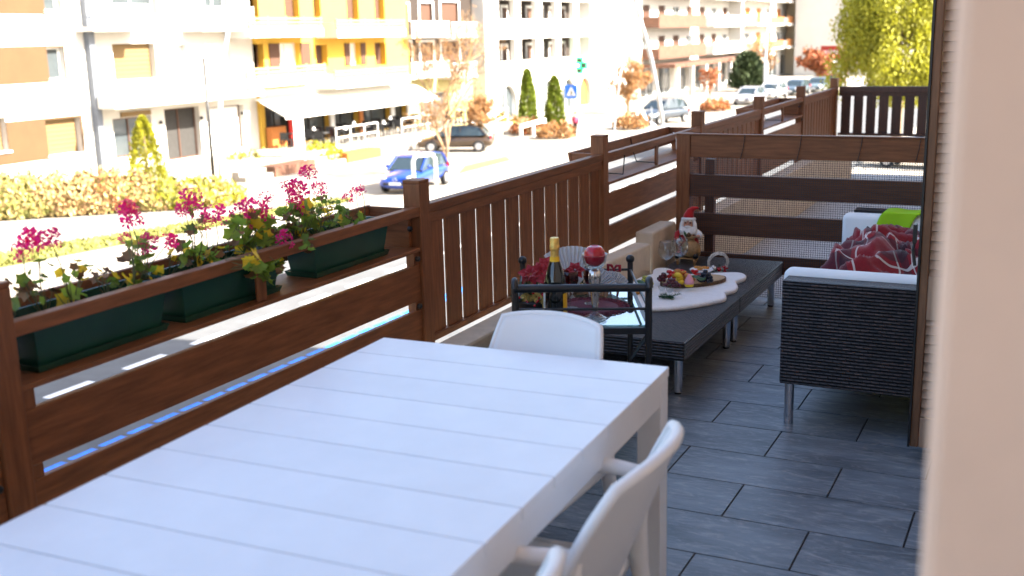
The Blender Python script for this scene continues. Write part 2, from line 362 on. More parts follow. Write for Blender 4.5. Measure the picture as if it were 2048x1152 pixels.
# ================================================================ white table
tx = -1.38; T = thing('dining_table', 'large white slatted garden table with three white chairs', 'table', (-1.377, 2.79, 0), R_(1.9))
TL, TW, PT = 2.0, .906, .1663
for k in range(12):
    part('slat', MB().box(-TW/2, TW/2, -(k+1)*PT+.0022, -k*PT-.0022 if k else 0, .722, .75), WHITEP, T, world=False, bevel=.0025)
part('apron', MB().box(-TW/2+.004, -TW/2+.034, -TL+.07, -.07, .655, .7195), WHITEP, T, world=False, bevel=.002)
part('apron', MB().box(TW/2-.034, TW/2-.004, -TL+.07, -.07, .655, .7195), WHITEP, T, world=False, bevel=.002)
part('apron', MB().box(-TW/2+.07, TW/2-.07, -.034, -.004, .655, .7195), WHITEP, T, world=False, bevel=.002)
part('apron', MB().box(-TW/2+.07, TW/2-.07, -TL+.004, -TL+.034, .655, .7195), WHITEP, T, world=False, bevel=.002)
part('backing', MB().box(-TW/2+.04, TW/2-.04, -TL+.04, -.04, .69, .7215), WHITEP, T, world=False)
for sx in (-1, 1):
    for y in (-.07, -TL):
        x = sx*(TW/2-.036); part('leg', MB().box(x-.034, x+.034, y+.002, y+.068, 0.003, .7205), WHITEP, T, world=False, bevel=.003)
# ---------------------------------------------------------------- resin armchairs (local: sitter faces -Y... backrest at +Y)
def make_chair(name, label, W, rr_, arms=True, group=None):
    t = thing(name, label, 'chair', group=group)
    # seat shell
    def seat(u, v):
        x = (u-.5)*.46; y = -.24+v*.46; e = max(abs(u-.5)*2, abs(v-.5)*2)
        return (x*(1-.1*v), y, .445-.012*math.sin(math.pi*u)*math.sin(math.pi*v)-.03*max(0, .15-v)/.15)
    b = MB(); b.grid(seat, 14, 14)
    o = part('seat', b, RESIN, t, 'all', world=False); s = o.modifiers.new('solid', 'SOLIDIFY'); s.thickness = .022; s.offset = -1
    # backrest: rounded panel, curved in plan and leaning back
    Hh = .17
    def yy(x, z): return .225+.16*(z-.44)/.4+(.055 if True else 0)*(-(x/.23)**2)
    def back(u, v):
        a = (u-.5)*2; c = (v-.5)*2
        r = rr_
        # superellipse mapping of a square
        x = a*math.sqrt(max(0, 1-c*c*r*.5)); z = c*math.sqrt(max(0, 1-a*a*r*.5))
        x *= W; x *= 1+.1*(1-v); z = .65+z*Hh
        return (x, yy(x, z), z)
    b = MB(); b.grid(back, 18, 14)
    o = part('backrest', b, RESIN, t, 'all', world=False); s = o.modifiers.new('solid', 'SOLIDIFY'); s.thickness = .016; s.offset = 0
    rim = [back(i/14, 1) for i in range(15)]; rl_ = [back(1, 1-i/10) for i in range(1, 11)]; rb = [back(1-i/14, 0) for i in range(1, 15)]; rr = [back(0, i/10) for i in range(1, 10)]
    b = MB().tube(rim+rl_+rb+rr, .0145, 8, closed=True) if arms else MB().tube(rim+rl_+rb+rr, .0095, 8, closed=True); part('back_frame', b, RESIN, t, 'all', world=False)
    for s_ in (-1, 1):
        xb = s_*.222
        b = MB().tube([(s_*.255, .30, .005), (s_*.25, .262, .2), (s_*.238, .235, .42), (s_*.232, .235, .54), (s_*(W-.005), yy(W, .64), .645)], [.016, .019, .022, .021, .016], 10)
        part('leg', b, RESIN, t, 'all', world=False)
        if not arms:
            part('leg', MB().tube([(s_*.235, -.25, .005), (s_*.228, -.22, .2), (s_*.22, -.2, .43)], [.016, .019, .022], 10), RESIN, t, 'all', world=False)
        else:
            b = MB().tube([(s_*.26, -.27, .005), (s_*.255, -.25, .2), (s_*.25, -.225, .40), (s_*.252, -.21, .52), (s_*.254, -.17, .625), (s_*.255, -.10, .645)], [.016, .019, .022, .021, .02, .017], 10)
            part('leg', b, RESIN, t, 'all', world=False)
            b = MB().tube([(s_*.256, -.19, .64), (s_*.258, -.12, .652), (s_*.256, .05, .652), (s_*.245, .18, .655), (s_*(W+.003), yy(W, .66)-.01, .66)], [.017, .02, .021, .019, .014], 10)
            part('armrest', b, RESIN, t, 'all', world=False)
        b = MB().tube([(s_*.25, -.225, .425), (s_*.245, 0, .425), (s_*.24, .235, .43)], .016, 8); part('side_rail', b, RESIN, t, 'all', world=False)
    return t
c1 = make_chair('side_chair', 'white resin chair at the end of the white table next to the trolley', .18, .34, False)
c1.location = (-1.365, 2.60, 0); c1.rotation_euler = (0, 0, R_(-4))
c2 = make_chair('armchair', 'white resin armchair pushed under the long side of the table closest to the trolley', .225, .55)
c2.location = (-1.05, 2.04, 0); c2.rotation_euler = (0, 0, R_(-90+2))
c3 = copy_tree(c2); c3.location = (-1.04, 1.38, 0); c3.rotation_euler = (0, 0, R_(-90)); c3['label'] = 'white resin armchair with only its top edge showing beside another armchair'
# ================================================================ wicker bench (two modules) and sofa
def bench(name, lab, y0, y1):
    t = thing(name, lab, 'bench', (-1.78, (y0+y1)/2, 0), group='wicker bench modules')
    part('wicker_body', rattan_box(MB(), -2.085, -1.47, y0, y1, .18, .27), RAT, t, bevel=.006)
    for x in (-2.03, -1.52):
        for y in (y0+.07, y1-.07):
            lg = part('leg', MB().lathe([(.021, 0.012), (.021, .18)], 14, (x, y, 0)), CHROME, t, True)
            part('foot', MB().lathe([(.017, 0.003), (.019, .012)], 12, (x, y, 0)), BLACKP, lg, True)
bench('wicker_bench', 'dark wicker bench module holding fruit board with its end towards the trolley', 4.675, 5.632)
bench('wicker_bench', 'dark wicker bench module holding the bearded doll next to divider fence', 5.636, 6.62)
S = thing('wicker_sofa', 'dark wicker sofa with white cushions against the house wall', 'sofa', (-.5, 5.5, 0))
part('side_panel', rattan_box(MB(), -1.0, -.12, 4.5, 4.61, .188, .632), RAT, S, bevel=.006)
part('side_panel', rattan_box(MB(), -1.04, -.12, 6.44, 6.55, .188, .632), RAT, S, bevel=.006)
part('seat_base', rattan_box(MB(), -.99, -.2, 4.612, 6.438, .188, .33), RAT, S, bevel=.006)
part('back_panel', rattan_box(MB(), -.2, -.1, 4.612, 6.438, .188, .70), RAT, S, bevel=.006)
for x in (-.965, -.16):
    for y in (4.545, 6.5):
        part('leg', MB().lathe([(.02, .003), (.02, .19)], 14, (x, y, 0)), CHROME, S, True)
def pad(name, x0, x1, y0, y1, z0, z1, mt, par, r=.03):
    return bev(part(name, MB().box(x0, x1, y0, y1, z0, z1), mt, par, 'all'), r, 5)
pad('seat_cushion', -1.015, -.28, 4.70, 6.34, .33, .45, CUSH, S)
pad('arm_cushion', -1.022, -.24, 4.608, 4.705, .30, .655, CUSH, S)
pad('arm_cushion', -1.085, -.24, 6.335, 6.443, .335, .622, CUSH, S)
pad('back_cushion', -.30, -.19, 4.72, 6.32, .45, .70, CUSH, S)
# lime throw pillow against the far arm, one more by the wall
def pillow(name, lab, c, rot, w_, h_, d_):
    def fn(sg):
        def g(u, v):
            a, c_ = (u-.5)*2, (v-.5)*2; k = max(0, (1-a**4)*(1-c_**4))**.5
            return (a*w_/2*(1-.05*(1-abs(c_))), sg*d_/2*k, c_*h_/2*(1-.05*(1-abs(a))))
        return g
    b = MB(); b.grid(fn(1), 14, 14); b.grid(fn(-1), 14, 14)
    o = part(name, b, LIME, None, 'all'); o.location = c; o.rotation_euler = rot; tag(o, lab, 'pillow'); return o
tl_, tr__, bl_, br_ = (onY((px, py), 6.325) for px, py in ((1768, 424), (1842, 428), (1738, 512), (1800, 520)))
def thr(u, v):
    if v < .3:
        k = v/.3; p = tl_.lerp(tr__, u); return (p.x, 6.50-k*.178, .645-.004*(1-k)+.004*math.sin(7*u+3*v))
    k = (v-.3)/.7; p = tl_.lerp(tr__, u).lerp(bl_.lerp(br_, u), k); return (p.x, 6.318-.012*math.sin(5*u+2)*k, .642+(p.z-.642)*k if k > .02 else .642)
o = part('throw_cloth', MB().grid(thr, 14, 24), LIME, None, 'all'); sm_ = o.modifiers.new('solid', 'SOLIDIFY'); sm_.thickness = .008; sm_.offset = 1
tag(o, 'lime green cloth draped over the far arm of the sofa', 'throw')
pillow('throw_pillow', 'lime green pillow half hidden behind the tartan blanket by the shutter', (-.44, 5.05, .60), (R_(6), R_(-10), R_(80)), .40, .36, .09)
# tartan blanket heaped over seat and back
def tartan():
    m = mat('red_tartan', (.24, .006, .012), .95, var=.15, vs=60, bump=.6, bs=300, sheen=.3); t = m.node_tree; N = t.nodes; L = t.links; b = N['Principled BSDF']
    uv = N.new('ShaderNodeUVMap'); sp = N.new('ShaderNodeSeparateXYZ'); L.new(uv.outputs[0], sp.inputs[0])
    cur = b.inputs['Base Color'].links[0].from_socket
    def band(axis, freq, off, wd, col, fac):
        nonlocal cur
        a = N.new('ShaderNodeMath'); a.operation = 'MULTIPLY_ADD'; a.inputs[1].default_value = freq; a.inputs[2].default_value = off; L.new(sp.outputs[axis], a.inputs[0])
        f = N.new('ShaderNodeMath'); f.operation = 'FRACT'; L.new(a.outputs[0], f.inputs[0])
        c = N.new('ShaderNodeMath'); c.operation = 'LESS_THAN'; c.inputs[1].default_value = wd; L.new(f.outputs[0], c.inputs[0])
        k = N.new('ShaderNodeMath'); k.operation = 'MULTIPLY'; k.inputs[1].default_value = fac; L.new(c.outputs[0], k.inputs[0])
        mx = N.new('ShaderNodeMix'); mx.data_type = 'RGBA'; L.new(k.outputs[0], mx.inputs[0]); L.new(cur, mx.inputs[6]); mx.inputs[7].default_value = (*col, 1); cur = mx.outputs[2]
    for ax in (0, 1):
        band(ax, 4.6, .0, .2, (.012, .012, .02), .6); band(ax, 4.6, -.27, .03, (.75, .7, .64), .65); band(ax, 4.6, .085, .03, (.75, .7, .64), .65)
    L.new(cur, b.inputs['Base Color']); return m
TART = tartan()
from mathutils import noise as MN
def blanket():
    nu, nv = 150, 120; b = MB()
    prof = [(-1.0, .462), (-.93, .49), (-.82, .50), (-.68, .505), (-.54, .53), (-.45, .60), (-.385, .68), (-.33, .765), (-.25, .785), (-.18, .775)]
    def P(t):
        t *= len(prof)-1; i = min(int(t), len(prof)-2); f = t-i; a, c = prof[i], prof[i+1]
        return a[0]+(c[0]-a[0])*f, a[1]+(c[1]-a[1])*f
    def fn(u, v):
        x, z = P(u)
        ywid = 1.25-.45*max(0, .4-u); y = 4.98+(v-.05*u)*ywid
        wv = MN.noise(Vector((u*2.5, v*3, 3)))*1.2
        n = .075*(1-abs(MN.noise(Vector((u*2.2+wv, v*8+wv, 1)))))**4+.045*(1-abs(MN.noise(Vector((u*7+wv+3, v*11-wv, 4)))))**5+MN.noise(Vector((u*20, v*24, 4)))*.012-.03
        edge = min(1, 6*min(u, 1-u, v, 1-v)+.15)
        n = max(-.01, n)*1.25*edge; nx = -n*(.2+.6*u)*.7; 
        x += nx+MN.noise(Vector((u*4, v*7, 9)))*.05; y += MN.noise(Vector((u*6, v*5, 19)))*.06
        heap = .085*math.exp(-((u-.28)/.16)**2)*math.exp(-((v-.45)/.4)**2)
        return (x, y, z+n*(1-.4*u)+.008+heap)
    b.grid(fn, nu, nv); me = mesh('tartan_blanket', b, TART, 'all'); uvl = me.uv_layers.new(name='UVMap')
    k = nv+1
    for lp in me.loops:
        i, j = divmod(lp.vertex_index, k); uvl.data[lp.index].uv = (i/nu*1.15, j/nv*1.3)
    o = link('tartan_blanket', me); s = o.modifiers.new('solid', 'SOLIDIFY'); s.thickness = .012; s.offset = 1
    tag(o, 'crumpled red tartan blanket thrown over the wicker sofa', 'blanket')
blanket()
# ================================================================ trolley
FL, FR, BR, BL = Vector((-1.785, 3.60, 0)), Vector((-1.33, 3.79, 0)), Vector((-1.635, 4.42, 0)), Vector((-2.06, 4.235, 0))
def up(v, z): return Vector((v.x, v.y, z))
tr = thing('serving_trolley', 'black iron serving trolley with glass shelf beside the wicker bench', 'trolley', (-1.7, 4.0, 0), R_(0))
for c in (BL, BR):
    p = part('post', MB().tube([up(c, .05), up(c, .685)], .0125, 10), IRON, tr, True); part('ball_finial', MB().sphere(up(c, .694), .019, 12, 8), IRON, p, 'all')
out = ((FL-BL).normalized()+(FR-BR).normalized()).normalized()
for c in (FL, FR):
    pts = [up(c, .05), up(c, .70)]
    for a in range(0, 200, 25): pts.append(up(c, .735)+out*(.022*(1-math.cos(R_(a))))*1+Vector((0, 0, .028*math.sin(R_(a)))))
    part('post', MB().tube(pts, .0135, 10), IRON, tr, True)
part('handle', MB().tube([up(FL, .735)+out*.03, up(FR, .735)+out*.03], .0155, 12), IRON, tr, True)
b = MB()
for a, c in ((BL, BR), (BR, FR), (FR, FL), (FL, BL)): b.tube([up(a, .648), up(c, .648)], .0055, 8)
part('gallery_rail', b, IRON, tr, True)
def frame(z, nm):
    b = MB()
    for a, c in ((BL, BR), (BR, FR), (FR, FL), (FL, BL)): b.bar(up(a, z), up(c, z), .02, .024)
    part('shelf_frame', b, IRON, tr)
    q = [v for v in (FL, FR, BR, BL)]; ctr = sum(q, Vector())/4; q = [ctr+(v-ctr)*.965 for v in q]
    part('glass_shelf', MB().prism([(v.x, v.y) for v in q], z+.0125, z+.0185), TINTG, tr)
frame(.565, 'top'); frame(.22, 'low')
part('brace', MB().tube([up(FR, .555), up((FR+BR)/2, .4), up(BR, .24)], .007, 8), IRON, tr, True)
part('brace', MB().tube([up(FL, .555), up((FL+BL)/2, .4), up(BL, .24)], .007, 8), IRON, tr, True)
for c in (FL, FR, BL, BR):
    d = Vector((.01, 0, 0)); ax = (FR-FL).normalized()
    Mw = ax.to_track_quat('Z', 'Y').to_matrix().to_4x4()
    wh = part('wheel', MB().lathe([(.012, -.012), (.03, -.01), (.033, 0), (.03, .01), (.012, .012)], 18, up(c, .036), M=Mw), BLACKP, tr, True)
TS = .5837   # top of the glass shelf
TS += .0005
SC.cycles.transparent_max_bounces = 24; SC.cycles.max_bounces = 10
# sparkling wine bottle
GOLD = mat('gold_foil', (.75, .5, .14), .32, metal=.9, var=.25, vs=60, bump=.6, bs=120)
BOT = mat('dark_bottle_glass', (.006, .008, .006), .05, var=0, spec=.8, coat=.5)
LABY = mat('yellow_label', (.85, .5, .02), .5, var=.05); LABW = mat('white_label', (.8, .78, .7), .6, var=.05); INK = mat('label_ink', (.05, .04, .04), .6, var=0)
bp = onZ((1109, 632), TS)
bp = Vector((-1.682, 3.735, TS))
bo = thing('wine_bottle', 'dark sparkling wine bottle with gold foil neck on the trolley', 'bottle', bp)
part('glass_body', MB().lathe([(.02, .0), (.04, .0), (.044, .006), (.044, .125), (.042, .15), (.034, .185), (.024, .215), (.0165, .24), (.0155, .25)], 28, bp), BOT, bo, True)
part('foil', MB().lathe([(.016, .232), (.0158, .27), (.0185, .272), (.0195, .283), (.0185, .29), (.0172, .293), (.018, .312), (.016, .319), (.004, .321)], 24, bp, flute=.02, nf=9), GOLD, bo, True)
part('neck_band', MB().lathe([(.0205, .2225), (.0172, .248), (.0165, .248)], 24, bp), LABY, bo, True)
def wrap(name, a0, a1, z0, z1, r, mt, par):
    n = 12; vs_ = []
    for i in range(n+1):
        a = R_(a0+(a1-a0)*i/n)
        for z in (z0, z1): vs_.append(bp+Vector((r*math.cos(a), r*math.sin(a), z)))
    return part(name, MB().add(vs_, [(2*i, 2*i+2, 2*i+3, 2*i+1) for i in range(n)]), mt, par, True)
wrap('yellow_label', -160, -128, .02, .118, .0447, LABY, bo); lb = wrap('back_label', -147, -122, .03, .112, .0451, LABW, bo)
for k in range(9): wrap('barcode', -130+k*.8, -129.6+k*.8, .045, .08, .0455, INK, lb)
wrap('front_label', -25, 60, .02, .11, .0447, LABY, bo)
# lace placemat
LACE = mat('burgundy_lace', (.11, .012, .03), .7, var=.3, vs=40, bump=.8, bs=150)
pc = onZ((1180, 614), TS); pm = thing('lace_placemat', 'round burgundy lace placemat under the candle holder', 'placemat', pc)
part('disc', MB().lathe([(.002, .0003), (.11, .0003), (.112, .002), (.11, .0035), (.002, .0035)], 40, pc), LACE, pm, True)
for k in range(30):
    a = 2*math.pi*k/30; b = MB(); rr = .138
    for q, (r0, rad) in enumerate(((.124, .012), (.146, .011))):
        a2 = a+q*math.pi/30
        b.tube([pc+Vector((r0*math.cos(a2)+rad*math.cos(t_), r0*math.sin(a2)+rad*math.sin(t_), .0022)) for t_ in [2*math.pi*i/8 for i in range(8)]], .0022, 4, closed=True)
    b.tube([pc+Vector((.112*math.cos(a), .112*math.sin(a), .002)), pc+Vector((.158*math.cos(a), .158*math.sin(a), .002))], .0022, 4)
    part('lace_loop', b, LACE, pm)
TZ = TS+.0038
# candle holder of fluted glass with ball candle
ch = onZ((1190, 637), TZ); cnd = thing('candle_holder', 'tall fluted glass candle holder with red ball candle on the placemat', 'candle holder', ch)
MERC = mat('silvered_glass', (.7, .66, .62), .12, metal=.85, var=.15, stretch=(30, 30, 1))
part('foot', MB().lathe([(.042, 0), (.043, .004), (.02, .016), (.011, .026), (.010, .03)], 48, ch, flute=.05, nf=16), GLASS, cnd, True)
part('stem', MB().lathe([(.010, .03), (.012, .05), (.017, .10), (.022, .15), (.0235, .172), (.019, .185), (.011, .192)], 48, ch, flute=.06, nf=14), MERC, cnd, 'all')
part('bowl', MB().lathe([(.011, .192), (.03, .198), (.042, .215), (.046, .245), (.049, .25), (.045, .248), (.04, .218), (.028, .202), (.01, .1975)], 40, ch, flute=.03, nf=10), GLASS, cnd, 'all')
CANDLE = mat('red_wax', (.42, .006, .018), .22, var=.15, coat=.4, sss=.1)
part('ball_candle', MB().lathe([(.004, .2045), (.02, .206), (.034, .219), (.0405, .24), (.038, .262), (.027, .277), (.017, .281), (.014, .2785), (.004, .277)], 28, ch), CANDLE, cnd, 'all')
# red wine goblets
def goblet(lab, c):
    t = thing('wine_goblet', lab, 'goblet', c)
    part('foot', MB().lathe([(.031, 0), (.031, .002), (.008, .006), (.0045, .012)], 24, c), GLASS, t, True)
    part('stem', MB().lathe([(.0042, .012), (.004, .065), (.007, .072)], 12, c), GLASS, t, True)
    part('bowl', MB().lathe([(.007, .072), (.026, .086), (.0345, .11), (.034, .135), (.0315, .15), (.030, .15), (.0325, .134), (.033, .11), (.024, .0885), (.004, .0755)], 28, c), REDG, t, 'all')
goblet('red glass goblet with clear stem close beside the wine bottle', onZ((1140, 616), TZ))
goblet('red glass goblet with clear stem behind the candle holder', onZ((1184, 607), TZ))
# flower arrangement
POT = mat('black_bowl', (.015, .012, .012), .5); RUB = mat('red_velvet_petal', (.3, .004, .012), .8, var=.3, sheen=.4); PINE = mat('pine_needles', (.05, .085, .025), .7, var=.4, vs=20); GOLDL = mat('gold_leaf', (.5, .36, .1), .4, metal=.5, var=.3); BERRY = mat('red_berry', (.42, .01, .015), .25, coat=.4); WHT = mat('frosted_white', (.8, .8, .82), .6, var=.05)
ac = onZ((1070, 625), TS); ar = thing('flower_arrangement', 'christmas arrangement of red velvet poinsettias and pine in a dark bowl', 'arrangement', ac)
part('bowl', MB().lathe([(.05, .0), (.062, .01), (.07, .05), (.066, .055), (.03, .05)], 20, ac), POT, ar, True)
def petal_flower(c, r, n, nrm, col, par, nm='flower', wd=.32, curl=.25):
    b = MB(); q = Vector(nrm).to_track_quat('Z', 'Y').to_matrix()
    for ring, (rr, lift) in enumerate(((r, .05), (r*.65, .3))):
        for k in range(n):
            a = 2*math.pi*(k+.5*ring)/n+random.uniform(-.15, .15); d = Vector((math.cos(a), math.sin(a), 0)); s = Vector((-d.y, d.x, 0)); l = rr*random.uniform(.85, 1.1); z = Vector((0, 0, 1))
            pts = [d*l*.1, d*l*.5+s*l*wd+z*l*(lift+.1), d*l*.55+z*l*lift*.7, d*l*.5-s*l*wd+z*l*(lift+.1), d*l+z*l*(lift-curl*random.random())]
            b.add([Vector(c)+q @ p for p in pts], ((0, 2, 1), (0, 3, 2), (1, 2, 4), (2, 3, 4)))
    return part(nm, b, col, par)
for px, py, r in ((1062, 548, .055), (1085, 545, .06), (1098, 560, .05), (1150, 540, .045), (1128, 552, .045), (1090, 530, .04)):
    p = onY((px, py), ac.y+random.uniform(-.03, .03)+(.12 if px > 1110 else 0)); petal_flower(p, r, 6, (random.uniform(.0, .5), -.9, random.uniform(.4, .9)), RUB, ar)
def needles(base, d, L, n, nl, mt, par, nm='pine_sprig', r=.0012):
    b = MB(); d = Vector(d).normalized(); b.tube([base, base+d*L], .002, 5)
    for i in range(n):
        p = base+d*L*(i/n); e = d.orthogonal().normalized(); e.rotate(Matrix.Rotation(random.uniform(0, 6.28), 3, d)); v = (e+d*random.uniform(.4, 1.1)).normalized()*nl*random.uniform(.7, 1.2)
        s = v.cross(Vector((0, 0, 1))).normalized()*r; b.add([p-s, p+s, p+v], ((0, 1, 2),))
    return part(nm, b, mt, par)
for k in range(16):
    needles(ac+Vector((random.uniform(-.05, .05), random.uniform(-.04, .04), .05)), (random.uniform(-1, .8), random.uniform(-.7, .7), random.uniform(.3, 1.3)), random.uniform(.06, .11), 70, .035, PINE, ar)
bm = mesh('berry', MB().sphere((0,0,0), .005, 8, 6), BERRY, 'all')
for k in range(46):
    o = link('berry', bm, ar); o.location = ac+Vector((random.gauss(.01, .04), random.gauss(-.035, .025), random.uniform(.03, .1)))
for k in range(5):
    petal_flower(ac+Vector((random.uniform(-.04, .12), -.04, random.uniform(.05, .09))), .03, 4, (0, -1, .5), GOLDL, ar, 'gold_leaf')
# greenery with ornaments behind the goblets
gc = onZ((1168, 588), TS); ga = thing('pine_garland', 'pine garland with gold ornaments lying behind the red goblets', 'garland', gc)
for k in range(12): needles(gc+Vector((random.uniform(-.07, .08), random.uniform(-.03, .05), .012)), (random.uniform(-1, 1), random.uniform(-.6, .6), random.uniform(.1, .8)), .06, 50, .03, PINE, ga)
for k in range(5): part('gold_bauble', MB().sphere(gc+Vector((-.06+k*.03, random.uniform(-.02, .03), .03+.02*random.random())), .014, 12, 8), GOLDL, ga, 'all')
# pleated white fans
def fan(lab, c, r, a0, a1, rot, n=26):
    b = MB(); ctr = Vector(c); q = Matrix.Rotation(R_(rot), 3, 'Z'); vs_ = [(0, 0, 0)]
    for ring in (.35, .7, 1):
        for i in range(n+1):
            a = R_(a0+(a1-a0)*i/n); vs_.append((r*ring*math.cos(a), .006*ring*(1 if i % 2 else -1)+.02*ring*ring, r*ring*math.sin(a)))
    k = n+1; f_ = [(0, 1+i, 2+i) for i in range(n)]+[(1+j*k+i, 1+(j+1)*k+i, 2+(j+1)*k+i, 2+j*k+i) for j in range(2) for i in range(n)]
    lo = min((q @ Vector(v)).z for v in vs_)
    o = part('napkin_fan', MB().add([ctr+q @ Vector(v)-Vector((0, 0, lo)) for v in vs_], f_), NAPK, None)
    s = o.modifiers.new('solid', 'SOLIDIFY'); s.thickness = .003; tag(o, lab, 'napkin'); return o
NAPK = mat('frosted_pleats', (.75, .77, .8), .35, var=.04, trans=.35)
fc = onZ((1150, 590), TS)
fan('tall white pleated fan standing behind the wine bottle', Vector((-1.795, 4.16, TS)), .2, 55, 125, 25)
fan('white pleated fan leaning below the red ball candle', Vector((-1.72, 4.16, TS)), .125, 20, 95, 5)
fan('small white pleated fan next to the red bow', Vector((-1.655, 4.23, TS)), .09, 30, 120, 25)
bw = thing('red_bow', 'red ribbon bow by the trolley post with ball finial', 'bow', (-1.675, 4.33, TS))
for s_ in (-1, 1):
    part('loop', MB().tube([(-1.675, 4.33, .665), (-1.675+s_*.012, 4.33, .68), (-1.675+s_*.026, 4.33, .682), (-1.675+s_*.027, 4.33, .658), (-1.675+s_*.012, 4.33, .658)], [.004, .007, .008, .007, .004], 8), RUB, bw, 'all')
    part('tail', MB().tube([(-1.675, 4.33, .665), (-1.675+s_*.012, 4.33, .63), (-1.675+s_*.02, 4.33, TS+.004)], [.004, .005, .006], 6), RUB, bw, 'all')
part('knot', MB().sphere((-1.675, 4.325, .667), .006, 10, 8), RUB, bw, 'all')
# ================================================================ things on the bench
BT = .2705
def zb_(x, y): return (1250+x*.19096, 400+y*.19096)
rug = [(285,745),(330,724),(420,722),(490,745),(560,775),(650,800),(930,778),(1080,775),(1200,768),(1265,790),(1272,815),(1240,842),(1165,860),(1150,872),(1185,905),(1180,935),(1140,962),(1050,978),(1040,990),(1066,1015),(1058,1045),(980,1062),(800,1098),(600,1130),(430,1143),(300,1146),(180,1138),(90,1105),(50,1055),(62,1000),(50,960),(25,930),(60,890),(100,850),(170,815),(260,800),(300,785)]
pts = [onZ(zb_(*p), BT+.012) for p in rug]
cen = sum(pts, Vector())/len(pts)
b = MB(); n = len(pts)
rings = [(1.0, .0), (1.012, .008), (1.0, .019), (.97, .024), (.9, .026), (.6, .0265), (.25, .027)]
vv = []
for sc_, h in rings: vv += [Vector((cen.x+(p.x-cen.x)*sc_, cen.y+(p.y-cen.y)*sc_, BT+.0005+h)) for p in pts]
ff = [(i*n+j, i*n+(j+1) % n, (i+1)*n+(j+1) % n, (i+1)*n+j) for i in range(len(rings)-1) for j in range(n)]+[tuple((len(rings)-1)*n+j for j in range(n))]
fr = part('fur_rug', b.add(vv, ff), FUR, None, 'all'); sb = fr.modifiers.new('sub', 'SUBSURF'); sb.levels = 1; sb.render_levels = 1
tag(fr, 'wavy edged white fur rug under the fruit board', 'rug')
FT = BT+.0285
BARK = mat('bark', (.12, .07, .035), .9, var=.5, vs=40, bump=1, bs=80); CUT = mat('cut_wood', (.5, .32, .16), .6, var=.25, vs=6, stretch=(1, 8, 1))
e0, e1, e2 = onZ(zb_(1062, 862), FT), onZ(zb_(395, 940), FT), onZ(zb_(720, 940), FT)
bc = onZ(zb_(720, 868), FT); ux = (e0-e1); La = ux.length/2; ux.normalize(); uy = Vector((-ux.y, ux.x, 0))
fb = thing('serving_board', 'oval bark edged wooden board loaded with fruit on the white fur', 'board', bc)
poly = [(La*1.0*math.cos(a)*(1+.02*math.sin(3*a)), .105*math.sin(a)*(1+.04*math.sin(2*a+1))) for a in [2*math.pi*i/40 for i in range(40)]]
MBd = Matrix(((ux.x, uy.x, 0, bc.x), (ux.y, uy.y, 0, bc.y), (0, 0, 1, FT), (0, 0, 0, 1)))
part('bark_rim', MB().prism(poly, 0, .018, MBd), BARK, fb, True)
part('cut_face', MB().prism([(x*.96, y*.95) for x, y in poly], .0182, .0205, MBd), CUT, fb, True)
BZ = FT+.021
def fruit(name, lab, cat, px, py, n, r, sp, mt, h=2, leaf=None):
    c = onZ(zb_(px, py), BZ); t = thing(name, lab, cat, c)
    me = mesh('berry', MB().sphere((0,0,0), r, 10, 7, (1, 1, 1.08)), mt, 'all')
    for k in range(n):
        o = link('grape', me, t); lay = int(k*h/n); a = random.uniform(0, 6.28); q = math.sqrt(random.random())*sp*(1-.3*lay)
        o.location = c+Vector((q*math.cos(a)*1.3, q*math.sin(a)*.8, r*1.02+lay*r*1.45)); 
    if leaf:
        for lx, ly in leaf:
            p = onZ(zb_(lx, ly), BZ+.05); b = MB()
            b.grid(lambda u, v: p+Vector(((u-.5)*.075, (v-.5)*.05*math.sin(math.pi*u)**.6, -.012*abs(v-.5)*2+.006*math.sin(6*u))), 8, 6)
            part('leaf', b, LEAFG, t, 'all')
    part('stalk', MB().tube([c+Vector((-.01, 0, r)), c+Vector((0, 0, r*3)), c+Vector((.02, .005, r*4))], .0018, 5), BARK, t)
LEAFG = mat('dark_leaf', (.03, .09, .03), .45, var=.3)
GGR = mat('green_grape', (.45, .48, .1), .2, var=.15, coat=.3, sss=.1); RGR = mat('red_grape', (.09, .012, .02), .25, var=.3, coat=.3); BGR = mat('black_grape', (.012, .012, .022), .3, var=.3, coat=.2); ORG = mat('orange_waffle', (.55, .24, .05), .7, var=.35, vs=50, bump=.6); YEL = mat('yellow_cake', (.8, .55, .03), .6, var=.15); PNK = mat('pink_icing', (.8, .36, .42), .5, var=.1, bump=.5, bs=150); STR = mat('strawberry', (.5, .012, .012), .3, var=.25, bump=.4, bs=250)
fruit('grape_bunch', 'green grapes on the end of the board towards the trolley', 'grapes', 215, 885, 26, .0095, .035, GGR, 3, [(190, 850)])
fruit('grape_bunch', 'red grapes piled at the front edge of the fruit board', 'grapes', 490, 905, 44, .0088, .036, RGR, 3)
fruit('grape_bunch', 'dark red cherries beside the glasses on the fruit board', 'grapes', 395, 850, 16, .0095, .026, RGR, 3)
fruit('grape_bunch', 'black grapes with a green leaf on the fruit board', 'grapes', 840, 850, 60, .0098, .045, BGR, 4, [(775, 800)])
def stack(name, lab, cat, px, py, n, mt, sz, z0=0, sp=.025):
    c = onZ(zb_(px, py), BZ+z0); t = thing(name, lab, cat, c)
    for k in range(n):
        q = c+Vector((random.gauss(0, sp), random.gauss(0, sp*.6), sz*.45+(k % 3)*sz*.55))
        part('piece', MB().sphere(q, sz*.6, 9, 6, (1, random.uniform(.7, 1), random.uniform(.5, .9))), mt, t, 'all')
stack('waffle_pieces', 'orange waffle pieces heaped in the middle of the fruit board', 'waffles', 610, 855, 16, ORG, .032, 0, .03)
stack('strawberries', 'sliced strawberries beside the cherries on fruit board', 'strawberries', 485, 822, 9, STR, .022, .012, .014)
